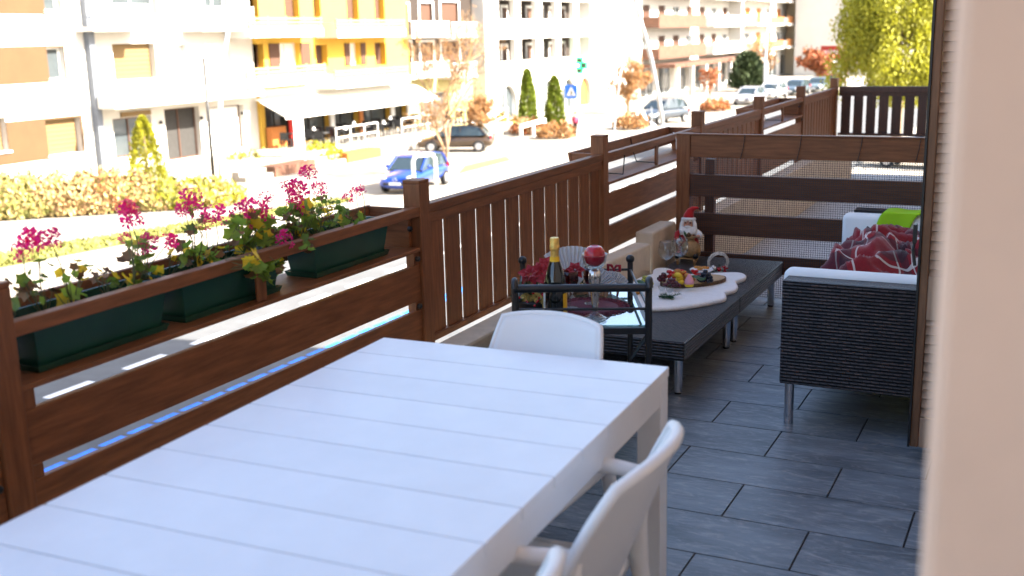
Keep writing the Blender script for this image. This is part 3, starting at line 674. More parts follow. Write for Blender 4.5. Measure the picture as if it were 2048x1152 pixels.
stack('strawberries', 'sliced strawberries on top of the waffle pieces', 'strawberries', 612, 806, 9, STR, .022, .022, .014)
stack('strawberries', 'sliced strawberries beside the black grapes', 'strawberries', 742, 800, 7, STR, .02, .02, .012)
stack('yellow_cake', 'small yellow cake pieces next to the pink cupcake', 'cake', 566, 880, 7, YEL, .03, 0, .012)
cc = onZ(zb_(672, 905), BZ); cu = thing('cupcake', 'pink iced cupcake at the front of the fruit board', 'cupcake', cc)
part('base', MB().lathe([(.02, 0), (.023, .004), (.024, .014), (.02, .02)], 18, cc, flute=.04, nf=9), YEL, cu, True)
part('icing', MB().lathe([(.024, .0145), (.026, .026), (.022, .036), (.019, .038), (.018, .048), (.012, .052), (.009, .062), (.002, .068)], 18, cc, flute=.03, nf=6), PNK, cu, 'all')
pl = onZ(zb_(800, 752), FT); plate = thing('snack_plate', 'white plate of snacks behind the black grapes', 'plate', pl)
part('dish', MB().lathe([(.03, 0), (.05, .004), (.068, .014), (.066, .016), (.045, .008), (.01, .006)], 30, pl), WHITEP, plate, True)
for k in range(9): part('cracker', MB().sphere(pl+Vector((random.gauss(0, .022), random.gauss(0, .018), .02+.008*random.random())), .015, 8, 6, (1, .8, .5)), ORG, plate, 'all')
def balloon(lab, px, top, ybase):
    c = onZ((zb_(px, ybase)), FT); k = 1.0
    t = thing('wine_glass', lab, 'glass', c)
    part('foot', MB().lathe([(.036, 0), (.036, .0016), (.008, .005), (.004, .01)], 28, c), GLASS, t, True)
    part('stem', MB().lathe([(.0036, .01), (.0032, .085), (.006, .095)], 10, c), GLASS, t, True)
    part('bowl', MB().lathe([(.006, .095), (.03, .107), (.046, .13), (.0475, .15), (.044, .175), (.037, .2), (.0362, .2), (.043, .175), (.0465, .15), (.045, .131), (.029, .1085), (.003, .0975)], 60, c, flute=.012, nf=20), GLASS, t, 'all')
balloon('ribbed balloon wine glass on white fur beside the cherries', 433, 450, 800)
balloon('ribbed balloon wine glass standing directly before the burlap sack', 570, 420, 768)
for px, py, lab in ((385, 985, 'small cut glass candle cup beside the trolley handle'), (468, 1003, 'small cut glass candle cup on a green sprig')):
    c = onZ(zb_(px, py), FT); t = thing('glass_cup', lab, 'candle cup', c)
    part('cup', MB().lathe([(.012, 0), (.014, .004), (.01, .012), (.018, .03), (.02, .042), (.018, .042), (.015, .03), (.004, .015)], 16, c, flute=.08, nf=8), GLASS, t, True)
gs = onZ(zb_(400, 1025), FT); sg = thing('fir_sprig', 'green fir sprig lying on the white fur', 'sprig', gs)
for k in range(6): needles(gs+Vector((random.uniform(-.03, .03), 0, .004)), (random.uniform(-.2, 1), random.uniform(-.35, .2), .05), .07, 70, .022, LEAFG, sg)
wn = onZ((1262, 583), FT); t = thing('biscuit_roll', 'brown swiss roll slices on the fur rug behind the trolley post', 'biscuits', wn)
for k in range(3): part('slice', MB().lathe([(.006, 0), (.022, 0), (.025, .006), (.022, .014), (.005, .014)], 18, wn+Vector((k*.035-.03, -k*.02, .0))), ORG, t, True)
# ---------------------------------------------------------------- bearded doll on a little sled
dc = onZ((1376, 522), BT); dl = thing('bearded_doll', 'white bearded doll with red pointed hat hugging a burlap sack', 'doll', dc, 0)
DS = 1.0
SKIN = mat('doll_skin', (.55, .27, .17), .5, var=.08, sss=.1); BEARD = mat('white_beard', (.82, .8, .77), .95, var=.1, vs=60, stretch=(1, 1, .3), bump=1, bs=120); REDF = mat('red_felt', (.42, .01, .012), .95, var=.15, bump=.4, bs=200, sheen=.3); BURL = mat('burlap', (.36, .22, .1), .95, var=.25, vs=80, bump=.9, bs=260); EYE = mat('dark_eye', (.02, .015, .012), .2, var=0); BOOT = mat('black_boot', (.012, .012, .014), .4)
rotd = math.atan2(CAM.y-dc.y, CAM.x-dc.x)+math.pi/2
MD = Matrix.Translation(dc) @ Matrix.Rotation(rotd+R_(-6), 4, 'Z')   # local -Y looks to the viewer
def dpart(name, mb, mt, par=None, smooth='all'):
    mb.v = [tuple(MD @ Vector(v)) for v in mb.v]; return part(name, mb, mt, par or dl, smooth)
dpart('coat', MB().lathe([(.055, .052), (.066, .07), (.062, .12), (.052, .165), (.036, .19), (.018, .2)], 22, (0, .02, 0)), REDF)
hd = dpart('head', MB().sphere((0, .005, .232), .036, 20, 16, (.92, .9, 1.05)).sphere((0, -.03, .231), .0075, 10, 8).sphere((-.017, -.021, .222), .009, 10, 8).sphere((.017, -.021, .222), .009, 10, 8), SKIN)
for s_ in (-1, 1):
    dpart('eye', MB().sphere((s_*.013, -.0275, .2405), .0042, 10, 8), EYE, hd); dpart('eyebrow', MB().tube([(s_*.006, -.029, .247), (s_*.013, -.0295, .2515), (s_*.021, -.0255, .249)], .003, 6), BEARD, hd)
dpart('mouth', MB().tube([(-.007, -.0325, .2145), (0, -.0345, .2125), (.007, -.0325, .2145)], .0022, 6), REDF, hd)
bd = MB(); 
bd.grid(lambda u, v: Vector(((u-.5)*2*(.038*(1-v)**.35+.006+.012*math.sin(math.pi*v)), -.006-.032*math.cos((u-.5)*2.6)-.012*math.sin(math.pi*v)+.004*MN.noise(Vector((u*14, v*3, 0))), .222-(v*.098)*(1-.35*abs(u-.5)*2)+.006*math.sin(u*3.14)*-1)), 20, 14)
be = dpart('beard', bd, BEARD); s = be.modifiers.new('solid', 'SOLIDIFY'); s.thickness = .012; s.offset = 1
for s_ in (-1, 1):
    dpart('moustache', MB().tube([(0, -.0365, .2205), (s_*.012, -.037, .219), (s_*.024, -.031, .214)], [.006, .0055, .002], 8), BEARD)
    dpart('hair', MB().tube([(s_*.03, -.01, .258), (s_*.038, -.008, .23), (s_*.042, -.012, .195), (s_*.04, -.02, .165)], [.01, .013, .013, .006], 8), BEARD)
dpart('hat_brim', MB().tube([(.036*math.cos(a), .006+.034*math.sin(a), .259-.004*math.sin(a)) for a in [2*math.pi*i/20 for i in range(20)]], .0095, 8, closed=True), BEARD)
dpart('hat', MB().tube([(0, .006, .262), (.002, .006, .285), (.012, .004, .31), (.03, .0, .326), (.052, -.004, .329), (.062, -.005, .325)], [.035, .03, .022, .014, .008, .005], 14), REDF)
dpart('hat_bell', MB().sphere((.066, -.005, .324), .007, 10, 8), BOOT)
for s_, hx, hz in ((-1, -.048, .13), (1, .072, .168)):
    am = dpart('sleeve', MB().tube([(s_*.038, .02, .182), (s_*.064, .005, .165), (s_*.066 if s_ > 0 else -.068, -.02, hz+(.008 if s_ < 0 else -.004)), (hx, -.045, hz)], [.02, .022, .019, .016], 12), REDF if s_ < 0 else BEARD)
    dpart('cuff', MB().tube([(hx-s_*-.004, -.040, hz), (hx-s_*.004, -.052, hz)], [.019, .018], 12), BEARD, am)
    h = MB().sphere((hx-s_*.006, -.061, hz), .0105, 12, 8, (1, .9, .8))
    for k in range(4):
        x0 = hx-s_*.006-.0085+k*.0055
        h.tube([(x0, -.066, hz+.002), (x0, -.0735-.002*(k in (1, 2)), hz-.002), (x0, -.074, hz-.009-.0015*(k in (1, 2)))], [.0033, .003, .0025], 7)
    h.tube([(hx-s_*.014, -.062, hz+.004), (hx-s_*.018, -.068, hz+.001), (hx-s_*.017, -.073, hz-.003)], [.0036, .0032, .0027], 7)
    dpart('hand', h, SKIN, am)
sk = MB(); sk.lathe([(.02, 0), (.048, .006), (.06, .035), (.054, .068), (.032, .088), (.017, .097), (.022, .108), (.034, .12), (.031, .119), (.015, .1)], 26, (.024, -.075, .046), flute=.025, nf=7)
sack = dpart('sack', sk, BURL); dpart('tie', MB().tube([(.024+.019*math.cos(a), -.075+.019*math.sin(a), .143) for a in [2*math.pi*i/14 for i in range(14)]], .003, 6, closed=True).tube([(.024, -.095, .143), (.034, -.105, .125), (.03, -.115, .105)], .002, 5), BURL, sack)
dpart('pine_cone', MB().lathe([(.002, -.012), (.011, -.006), (.012, .004), (.006, .014), (.001, .018)], 12, (.012, -.085, .175), flute=.25, nf=6), BARK)
dpart('bag_twig', MB().tube([(-.03, -.06, .13), (-.04, -.075, .155), (-.045, -.08, .17)], .004, 6).tube([(.005, -.07, .15), (-.012, -.078, .185), (-.02, -.075, .2)], [.006, .008, .001], 6), LEAFG)
for s_ in (-1, 1):
    dpart('trouser_leg', MB().tube([(s_*.03, .0, .062), (s_*.045, -.05, .056), (s_*.052, -.085, .05)], [.022, .02, .017], 12), REDF)
    dpart('boot', MB().tube([(s_*.052, -.085, .05), (s_*.055, -.105, .048), (s_*.057, -.118, .055), (s_*.057, -.122, .07)], [.018, .018, .015, .011], 12), BOOT)
sl_ = thing('toy_sled', 'small wooden toy sled under the bearded doll', 'sled', dc)
SLW = mat('sled_wood', (.42, .24, .1), .55, var=.25, stretch=(8, 1, 8))
def spart(n_, mb, mt): mb.v = [tuple(MD @ Vector(v)) for v in mb.v]; return part(n_, mb, mt, sl_, bevel=.001)
for s_ in (-1, 1):
    spart('runner', MB().bar((s_*.05, .075, .0055), (s_*.05, -.125, .0055), .009, .009).bar((s_*.05, -.125, .008), (s_*.05, -.15, .034), .009, .009), SLW)
    for y in (.05, -.08): spart('strut', MB().box(s_*.05-.004, s_*.05+.004, y-.006, y+.006, .0105, .0335), SLW)
for k in range(5): spart('slat', MB().box(-.07, .07, -.115+k*.04, -.09+k*.04, .034, .0405), SLW)
# ---------------------------------------------------------------- twig wreath
wc = onZ((1436, 546), BT); wr = thing('twig_wreath', 'small white twig wreath with red berries leaning on the bench', 'wreath', wc)
TWIG = mat('white_twig', (.62, .58, .52), .8, var=.3, vs=60); SILV = mat('silver_white', (.75, .75, .75), .4, var=.1)
Mw = Matrix.Translation(wc+Vector((0, 0, .064))) @ Matrix.Rotation(rotd+R_(12), 4, 'Z') @ Matrix.Rotation(R_(12), 4, 'X')
for k in range(9):
    ph = random.uniform(0, 6.28); pts_ = []
    for i in range(40):
        a = 2*math.pi*i/40; r = .055+.006*math.cos(3*a+ph)+random.uniform(-.002, .002); pts_.append(Mw @ Vector((r*math.cos(a), .007*math.sin(4*a+ph), r*math.sin(a))))
    part('twig', MB().tube(pts_, .0022, 5, closed=True), TWIG, wr)
for x, z, r, mt in ((-.03, -.03, .017, SILV), (.004, -.038, .013, BERRY)):
    part('ornament', MB().sphere(Mw @ Vector((x, -.016, z)), r, 14, 10), mt, wr, 'all')
pr = MB()
for k in range(26):
    a = random.uniform(0, 6.28); c_ = random.uniform(-1, 1); d = Vector((math.cos(a)*math.sqrt(1-c_*c_), math.sin(a)*math.sqrt(1-c_*c_), c_)); p = Mw @ Vector((-.03, -.016, -.03)); pr.tube([p+d*.014, p+d*.021], [.004, .001], 5)
part('pine_cone', pr, BARK, wr)
for k in range(13):
    o = link('berry', bm, wr); o.location = Mw @ Vector((.02+random.uniform(0, .035), -.014+random.uniform(-.008, .006), -.042+random.uniform(-.01, .022)))
for k in range(5): needles(Mw @ Vector((0, -.01, -.045)), (random.uniform(-1, 1), random.uniform(-.3, .3), random.uniform(-.2, .3)), .035, 40, .014, LEAFG, wr)
# ================================================================ planters with geraniums
def planter(lab, y0, y1):
    c = Vector((-2.42, (y0+y1)/2, .8145)); t = thing('flower_box', lab, 'planter', c); L = (y1-y0)/2
    def ringbox(l, w, z): return [(-w, -l, z), (w, -l, z), (w, l, z), (-w, l, z)]
    def loft(rs):
        v = []; 
        for r in rs: v += r
        k = len(rs); return MB().add(v, [(i*4+j, i*4+(j+1) % 4, (i+1)*4+(j+1) % 4, (i+1)*4+j) for i in range(k-1) for j in range(4)]+[(3, 2, 1, 0)])
    part('saucer', loft([ringbox(L-.012, .066, .0005), ringbox(L-.004, .072, .02), ringbox(L-.008, .068, .02), ringbox(L-.016, .06, .006)]), GREENP, t, world=False)
    part('box', loft([ringbox(L-.022, .055, .008), ringbox(L-.002, .072, .13), ringbox(L+.004, .078, .13), ringbox(L+.004, .078, .146), ringbox(L-.006, .068, .146), ringbox(L-.02, .058, .10)]), GREENP, t, world=False, bevel=.004)
    part('soil', MB().grid(lambda u, v: ((u-.5)*.125, (v-.5)*2*(L-.012), .12+.006*random.random()), 4, 16), SOIL, t, world=False)
planter('dark green plastic flower box closest to the table corner on the rail shelf', 1.93, 2.42)
planter('dark green plastic flower box in the middle of the rail shelf', 2.48, 2.96)
planter('dark green plastic flower box next to the post of the slatted panel', 3.15, 3.64)
planter('dark green flower box without flowers in the next rail bay beyond the table', 1.15, 1.66)
LG = mat('geranium_leaf', (.19, .3, .04), .5, var=.3, vs=40, rnd=.4, sss=.0); LY = mat('yellow_leaf', (.7, .5, .03), .55, var=.25, vs=40, rnd=.25); LB = mat('dry_leaf', (.2, .11, .05), .8, var=.4, vs=40, rnd=.3)
PET = mat('magenta_petal', (.88, .02, .25), .6, var=.2, vs=50, rnd=.15)
for m_ in (LG, LY, PET):
    N = m_.node_tree.nodes; L_ = m_.node_tree.links; b_ = N['Principled BSDF']; out_ = N['Material Output']
    tl = N.new('ShaderNodeBsdfTranslucent'); mx = N.new('ShaderNodeMixShader'); mx.inputs[0].default_value = .5
    L_.new(b_.inputs['Base Color'].links[0].from_socket, tl.inputs[0]); L_.new(b_.outputs[0], mx.inputs[1]); L_.new(tl.outputs[0], mx.inputs[2]); L_.new(mx.outputs[0], out_.inputs[0])
STEM = mat('geranium_stem', (.09, .11, .04), .6, var=.3)
def leaf_mesh(mt, nm):
    n = 20; v = [(0, 0, 0)]
    for ring in (.55, 1):
        for i in range(n):
            a = 2*math.pi*i/n; r = ring*(1+.2*math.cos(5*a)+.07*math.cos(10*a))*(.45 if i == 0 and ring == 1 else 1)
            v.append((r*math.cos(a), r*math.sin(a), .22*ring*ring+.07*math.cos(5*a)*ring))
    f = [(0, 1+i, 1+(i+1) % n) for i in range(n)]+[(1+i, 1+n+i, 1+n+(i+1) % n, 1+(i+1) % n) for i in range(n)]
    return mesh(nm, MB().add(v, f), mt, 'all')
LMS = [leaf_mesh(LG, 'leaf'), leaf_mesh(LY, 'leaf_yellow'), leaf_mesh(LB, 'leaf_dry')]
def umbel_mesh():
    b = MB()
    for k in range(12):
        a = random.uniform(0, 6.28); e = random.uniform(-.7, 1.4); d = Vector((math.cos(a)*math.cos(e), math.sin(a)*math.cos(e), math.sin(e))); c = d*.032*random.uniform(.55, 1.35)
        b.tube([Vector(), c*.6, c], .0009, 3)
        q = d.to_track_quat('Z', 'Y').to_matrix()
        for j in range(5):
            t = 2*math.pi*j/5+random.uniform(-.3, .3); dd = Vector((math.cos(t), math.sin(t), 0)); s = Vector((-dd.y, dd.x, 0)); l = random.uniform(.013, .019)*(1.25 if j < 2 else .9); z = Vector((0, 0, 1))*l
            pts = [dd*.001, dd*l*.6+s*l*.26+z*.35, dd*l*.6-s*l*.26+z*.35, dd*l+s*l*.2+z*.3, dd*l-s*l*.2+z*.3]
            b.add([c+q @ p for p in pts], ((0, 1, 2), (1, 3, 4, 2)))
    return mesh('flower', b, PET)
UMS = [umbel_mesh() for _ in range(4)]
def geranium(lab, y0, base_n, flowers, clusters, seed):
    random.seed(seed); root = Vector((-2.42, y0, .935)); t = thing('geranium', lab, 'geranium', root, group='pink geraniums in the green boxes')
    bases = [root+Vector((random.uniform(-.03, .03), (i-(base_n-1)/2)*.1, 0)) for i in range(base_n)]
    st = MB()
    def stalk(p, r=.0016):
        b0 = min(bases, key=lambda q: (q-p).length); md = (b0+p)/2+Vector((random.uniform(-.01, .01), random.uniform(-.03, .03), random.uniform(-.005, .03)))
        st.tube([b0, md, p], [r*1.6, r*1.2, r], 5)
    for (px, py, x, sc_) in flowers:
        p = onX((px, py), x); stalk(p, .0014); o = link('flower', random.choice(UMS), t); o.location = p; o.scale = (sc_,)*3; o.rotation_euler = (random.uniform(-.4, .4), random.uniform(-.4, .4), random.uniform(0, 6))
    for (px, py, rx, ry, x, n, size, yel, dry) in clusters:
        for k in range(int(n*1.6)):
            a = random.uniform(0, 6.28); r = math.sqrt(random.random()); xx = x+random.gauss(0, .035)
            p = onX((px+rx*r*math.cos(a), py+ry*r*math.sin(a)), xx)
            u = random.random(); me = LMS[1] if u < yel else LMS[2] if u < yel+dry else LMS[0]
            o = link('leaf', me, t); o.location = p; s = size*random.uniform(.5, 1.1); o.scale = (s, s, s*random.uniform(.5, 1.6))
            o.rotation_euler = (random.gauss(.35, .5), random.gauss(.5, .5), random.uniform(0, 6.28))
            if k % 2 == 0: stalk(p, .0011)
    part('stems', st, STEM, t, 'all')
X1 = -2.42
geranium('sparse pink geranium in the flower box beside the table corner', 2.02, 3, [(75, 490, X1, 1.15), (100, 478, X1, .8), (45, 505, X1, .7)],
         [(85, 560, 40, 45, X1, 9, .021, .15, .3), (25, 590, 30, 35, X1, 9, .022, .15, .6), (150, 545, 35, 22, X1, 8, .017, .2, .35), (150, 600, 20, 16, X1-.02, 5, .024, .5, .3)], 1)
geranium('pink geranium with long bare stems rising over the middle of the rail', 2.33, 3, [(255, 437, X1, 1.05), (255, 420, X1, .7), (295, 490, X1, .85), (335, 488, X1, .85), (250, 480, X1, .5)],
         [(275, 510, 35, 35, X1, 16, .02, .1, .1), (290, 555, 40, 22, X1, 12, .02, .35, .2), (215, 555, 40, 15, X1, 8, .016, .3, .6)], 2)
geranium('leggy pink geranium with yellowing leaves between two fuller plants', 2.62, 3, [(378, 402, X1, 1.0), (372, 430, X1, .8), (430, 430, X1, 1.0), (410, 445, X1, .7)],
         [(385, 450, 25, 25, X1, 8, .018, .1, .3), (375, 510, 40, 20, X1, 14, .021, .35, .15), (440, 510, 35, 18, X1, 10, .02, .15, .2)], 3)
geranium('bushy pink geranium whose leaves hang over the rail', 2.84, 4, [(505, 420, X1, 1.1), (480, 425, X1, .8), (525, 435, X1, .9), (535, 400, X1, .7), (570, 480, -2.3, .8), (500, 445, X1, .6)],
         [(500, 455, 45, 35, X1, 30, .023, .12, .05), (540, 470, 30, 25, X1, 20, .024, .15, .05), (500, 495, 40, 15, X1, 12, .02, .3, .3), (525, 545, 30, 20, -2.285, 12, .022, .1, .05), (510, 520, 14, 12, -2.28, 5, .025, .95, 0), (560, 530, 14, 14, -2.29, 5, .02, .1, .3)], 4)
geranium('tall pink geranium with dense leaves next to the railing post', 3.3, 4, [(600, 385, X1, 1.1), (595, 410, X1, .95), (618, 352, X1, .85), (640, 378, X1, .75), (575, 380, X1, .75), (598, 425, X1, .8)],
         [(600, 435, 45, 30, X1, 34, .023, .12, .05), (660, 440, 45, 26, X1, 30, .021, .08, .1), (650, 410, 30, 20, X1, 12, .014, .1, .3), (585, 465, 45, 14, X1, 14, .02, .3, .25), (615, 490, 10, 20, -2.29, 7, .018, .1, .2)], 5)
geranium('thin pink geranium at the end of the flower box by the post', 3.5, 2, [(695, 400, X1, .6), (712, 388, X1, .6), (722, 378, X1, .45)],
         [(705, 440, 30, 14, X1, 14, .02, .05, .1)], 6)
random.seed(11)
# ================================================================ the street
PAVE = mat('pale_paving', (.26, .235, .2), .9, var=.18, vs=.6, bump=.2, bs=8)
ASPH = mat('asphalt', (.085, .088, .092), .9, var=.2, vs=1.2, bump=.4, bs=60)
WPAINT = mat('white_road_paint', (.7, .7, .68), .7, var=.1); BPAINT = mat('blue_road_paint', (.02, .2, .75), .7, var=.35, vs=6)
struct('ground', MB().add([(-600, -300, G), (400, -300, G), (400, 900, G), (-600, 900, G)], ((0, 1, 2, 3),)), PAVE)
rd = struct('road', MB().add([(-20.4, -200, G+.004), (-8.5, -200, G+.004), (-8.5, 600, G+.004), (-20.4, 600, G+.004)], ((0, 1, 2, 3),)), ASPH)
def paint(nm, x0, x1, y0, y1, mt): part(nm, MB().add([(x0, y0, G+.008), (x1, y0, G+.008), (x1, y1, G+.008), (x0, y1, G+.008)], ((0, 1, 2, 3),)), mt, rd)
for k in range(-2, 22): paint('lane_dash', -16.56, -16.36, 13.65+k*1.95-.0, 13.65+k*1.95+1.1, WPAINT)
for k in range(0, 30): paint('parking_line', -13.66, -13.3, 6+k*.62, 6+k*.62+.5, BPAINT)
for k in range(8): paint('crossing_stripe', -20+k*1.0, -19.5+k*1.0, 60, 63.5, WPAINT)
kb = struct('kerb', MB().box(-20.65, -20.4, -200, 600, G, G+.12), CONC)
GRASS = mat('dry_grass', (.2, .2, .05), .9, var=.5, vs=12); DRYG = mat('dry_shrub', (.28, .17, .08), .9, var=.4, vs=5)
struct('grass_verge', MB().add([(-31, 18, G+.012), (-28.4, 18, G+.012), (-25.3, 36, G+.012), (-25.9, 37, G+.012)], ((0, 1, 2, 3),)), GRASS)
struct('grass_island', MB().add([tuple(onZ(p_, G+.012)) for p_ in ((915, 348), (1022, 320), (1012, 312), (930, 331))], ((0, 1, 2, 3),)), GRASS)
WALLW = mat('white_render', (.5, .48, .44), .9, var=.04, vs=1, bump=.2, bs=20); YEL_W = mat('ochre_render', (.52, .32, .045), .9, var=.05, vs=1); BANDB = mat('brown_band', (.075, .042, .017), .9, var=.1, vs=1); BOARDS = mat('brown_boards', (.02, .012, .008), .8, var=.3, vs=2, stretch=(1, 1, 14)); OLIVE = mat('olive_render', (.42, .36, .16), .9, var=.06)
PANE = mat('window_glass', (.05, .06, .065), .06, var=.3, vs=.8, spec=.8); SHUT = mat('brown_shutter', (.07, .03, .016), .7, var=.25, stretch=(1, 1, 20)); BLIND = mat('tan_blind', (.16, .1, .04), .8, var=.1, stretch=(1, 1, 20)); WFR = mat('white_frame', (.7, .7, .68), .6, var=.03); ORW = mat('orange_wood', (.38, .13, .025), .7, var=.25, stretch=(1, 1, 8)); GREYP = mat('grey_pipe_and_shade', (.12, .135, .16), .6, var=.1); ROOFM = mat('roof_brown', (.11, .05, .03), .8, var=.3, vs=3); CANV = mat('white_canvas', (.62, .6, .56), .9, var=.03); DKINT = mat('dark_interior', (.03, .028, .026), .9, var=.2)
def rect(r, X):
    x0, y0, x1, y1 = r; ym, xm = (y0+y1)/2, (x0+x1)/2
    return onX((x0, ym), X).y, onX((x1, ym), X).y, onX((xm, y1), X).z, onX((xm, y0), X).z
def facade(nm, par, X, y0, y1, z0, z1, ops, mt, depth=.25, back=9, arch=()):
    ys = sorted(set([y0, y1]+[min(max(v, y0), y1) for o in ops for v in o[:2]])); zs = sorted(set([z0, z1]+[min(max(v, z0), z1) for o in ops for v in o[2:4]]))
    b = MB()
    for i in range(len(ys)-1):
        for j in range(len(zs)-1):
            yc, zc = (ys[i]+ys[i+1])/2, (zs[j]+zs[j+1])/2
            if any(o[0] < yc < o[1] and o[2] < zc < o[3] for o in ops): continue
            b.add([(X, ys[i], zs[j]), (X, ys[i+1], zs[j]), (X, ys[i+1], zs[j+1]), (X, ys[i], zs[j+1])], ((0, 1, 2, 3),))
    for k, op in enumerate(ops):
        a, c, d, e = op[:4]
        a, c, d, e = max(a, y0), min(c, y1), max(d, z0), min(e, z1); q = X-(op[4] if len(op) > 4 else depth)
        b.add([(X, a, d), (X, c, d), (X, c, e), (X, a, e), (q, a, d), (q, c, d), (q, c, e), (q, a, e)], ((0, 4, 5, 1), (1, 5, 6, 2), (2, 6, 7, 3), (3, 7, 4, 0)))
        if k in arch:
            m_, r = (a+c)/2, (c-a)/2; n = 12; pts = [(m_-r*math.cos(math.pi*i/n), e-r+r*math.sin(math.pi*i/n)) for i in range(n+1)]
            for i in range(n):
                p, s = pts[i], pts[i+1]; b.add([(X, p[0], p[1]), (X, s[0], s[1]), (X, s[0], e), (X, p[0], e)], ((0, 1, 2, 3),)); b.add([(X, p[0], p[1]), (X, s[0], s[1]), (q, s[0], s[1]), (q, p[0], p[1])], ((0, 1, 2, 3),))
    if back:
        b.add([(X, y0, z0), (X, y0, z1), (X-back, y0, z1), (X-back, y0, z0), (X, y1, z0), (X, y1, z1), (X-back, y1, z1), (X-back, y1, z0)], ((0, 1, 2, 3), (7, 6, 5, 4), (1, 5, 6, 2), (3, 2, 6, 7)))
    return part(nm, b, mt, par)
def window(par, X, o, kind='glass', depth=.25, frame=WFR, nm='window'):
    a, c, d, e = o; q = X-depth; mtl = {'glass': PANE, 'shutter': SHUT, 'blind': BLIND, 'white': WFR, 'orange': ORW, 'dark': DKINT}[kind]
    w_ = part(nm, MB().box(q-.04, q+.0, a+.002, c-.002, d+.002, e-.002), mtl, par)
    if kind in ('glass', 'white', 'dark'):
        b = MB(); t = .07
        b.box(q+.001, q+.06, a+.003, a+t, d+.003, e-.003).box(q+.001, q+.06, c-t, c-.003, d+.003, e-.003).box(q+.001, q+.06, a+t, c-t, e-t, e-.003).box(q+.001, q+.06, a+t, c-t, d+.003, d+t)
        if c-a > .9: b.box(q+.001, q+.055, (a+c)/2-t*.5, (a+c)/2+t*.5, d+t, e-t)
        part('frame', b, frame, w_)
    elif kind in ('shutter', 'blind', 'orange'):
        b = MB(); n = max(3, int((e-d)/.18))
        for i in range(n): z = d+(e-d)*(i+.15)/n; b.box(q+.001, q+.02, a+.03, c-.03, z, z+(e-d)/n*.62)
        part('slats', b, mtl, w_)
    return w_
def sill(par, X, o): part('sill', MB().box(X-.05, X+.12, o[0]-.08, o[1]+.08, o[2]-.08, o[2]-.005), WFR, par)
def balcony(par, X, Xf, y0, y1, zb, h, style, mt=WALLW):
    """slab plus parapet; zb = underside, h = total height to the rail"""
    bal = part('balcony', MB().box(X, Xf, y0, y1, zb, zb+.2), mt, par)
    z = zb+.202
    if style == 'bars':
        b = MB()
        n = int((y1-y0)/.16)
        for i in range(n+1): y = y0+.03+(y1-y0-.06)*i/n; b.box(Xf-.05, Xf-.02, y-.014, y+.014, z, zb+h-.05)
        b.box(Xf-.07, Xf-.005, y0, y1, zb+h-.049, zb+h); part('railing', b, WFR, bal)
    elif style == 'solid':
        part('parapet', MB().box(Xf-.12, Xf-.001, y0, y1, z, zb+h), mt, bal)
    elif style in ('wood', 'slats'):
        wm_ = ORW if style == 'wood' else mat_lwood
        hs = .2 if style == 'wood' else .42
        part('parapet', MB().box(Xf-.12, Xf-.001, y0, y1, z, zb+h*hs), mt, bal)
        n = max(2, round((y1-y0)/1.5))
        for k in range(3):
            zz = zb+h*hs+.08+k*(h*(1-hs)-.06)/3; part('rail_board', MB().box(Xf-.09, Xf-.04, y0, y1, zz, zz+.09), wm_, bal)
        for i in range(n+1): y = y0+.06+(y1-y0-.12)*i/n; part('rail_post', MB().box(Xf-.13, Xf-.095, y-.05, y+.05, z, zb+h), wm_, bal)
    for yy in (y0, y1-.1):
        if style != 'bars': part('side_panel', MB().box(X+.001, Xf-.121, yy, yy+.1, z, zb+h*.8), mt, bal)
    return bal
mat_lwood = mat('pale_rail_wood', (.5, .32, .12), .7, var=.2, stretch=(1, 8, 1))
# ---------------------------------------------------------------- B1 banded block
X = -38.0; yR = onX((186, 250), X).y
h1 = thing('banded_apartment_house', 'white apartment house with brown bands and recessed windows across the street', 'house', (X, 28, G))
wr_ = [(95, 95, 129, 160), (85, -45, 117, 22), (93, 237, 163, 308), (-62, 237, 14, 306), (-80, 95, -45, 160)]
o1 = [rect(r, X) for r in wr_]; gar = [rect(r, X) for r in ((-22, 352, 25, 420), (92, 360, 118, 420), (127, 362, 170, 420))]
gar = [(a, c, max(d, G), e) for a, c, d, e in gar]
facade('wall', h1, X, 12, yR, G, 9, o1+gar, WALLW, .3)
part('roof', MB().box(X-9.5, X+.8, 11.5, yR+.3, 9.01, 9.4), ROOFM, h1)
for o, k in zip(o1, ('glass', 'glass', 'blind', 'blind', 'glass')): window(h1, X, o, k, .3); sill(h1, X, o)
for o in gar: window(h1, X, o, 'shutter', .3, nm='garage_door')
for (r, xr) in (((-500, 91, 131, 163), 131), ((-500, -60, 118, 28), 118), ((-500, 231, 167, 311), 167)):
    z0, z1 = onX((xr-20, r[3]), X).z, onX((xr-20, r[1]), X).z; ye = onX((xr, (r[1]+r[3])/2), X).y
    ops = [o for o in o1 if z0-.3 < (o[2]+o[3])/2 < z1+.3]
    ops = [(a, c, max(d, z0), min(e, z1)) for a, c, d, e in ops]
    facade('brown_band', h1, X+.03, 12, ye, z0, z1, ops, BANDB, .028, 0)
part('downpipe', MB().box(X-.05, X+.3, yR+.005, yR+.32, G, 9), GREYP, h1)
bw_ = onX((60, 395), -36.6)
gw = part('garden_wall', MB().box(-36.7, -36.45, 16, 36.5, G, onX((100, 372), -36.5).z), WALLW, None); tag(gw, 'low white garden wall before the brown banded house', 'wall')
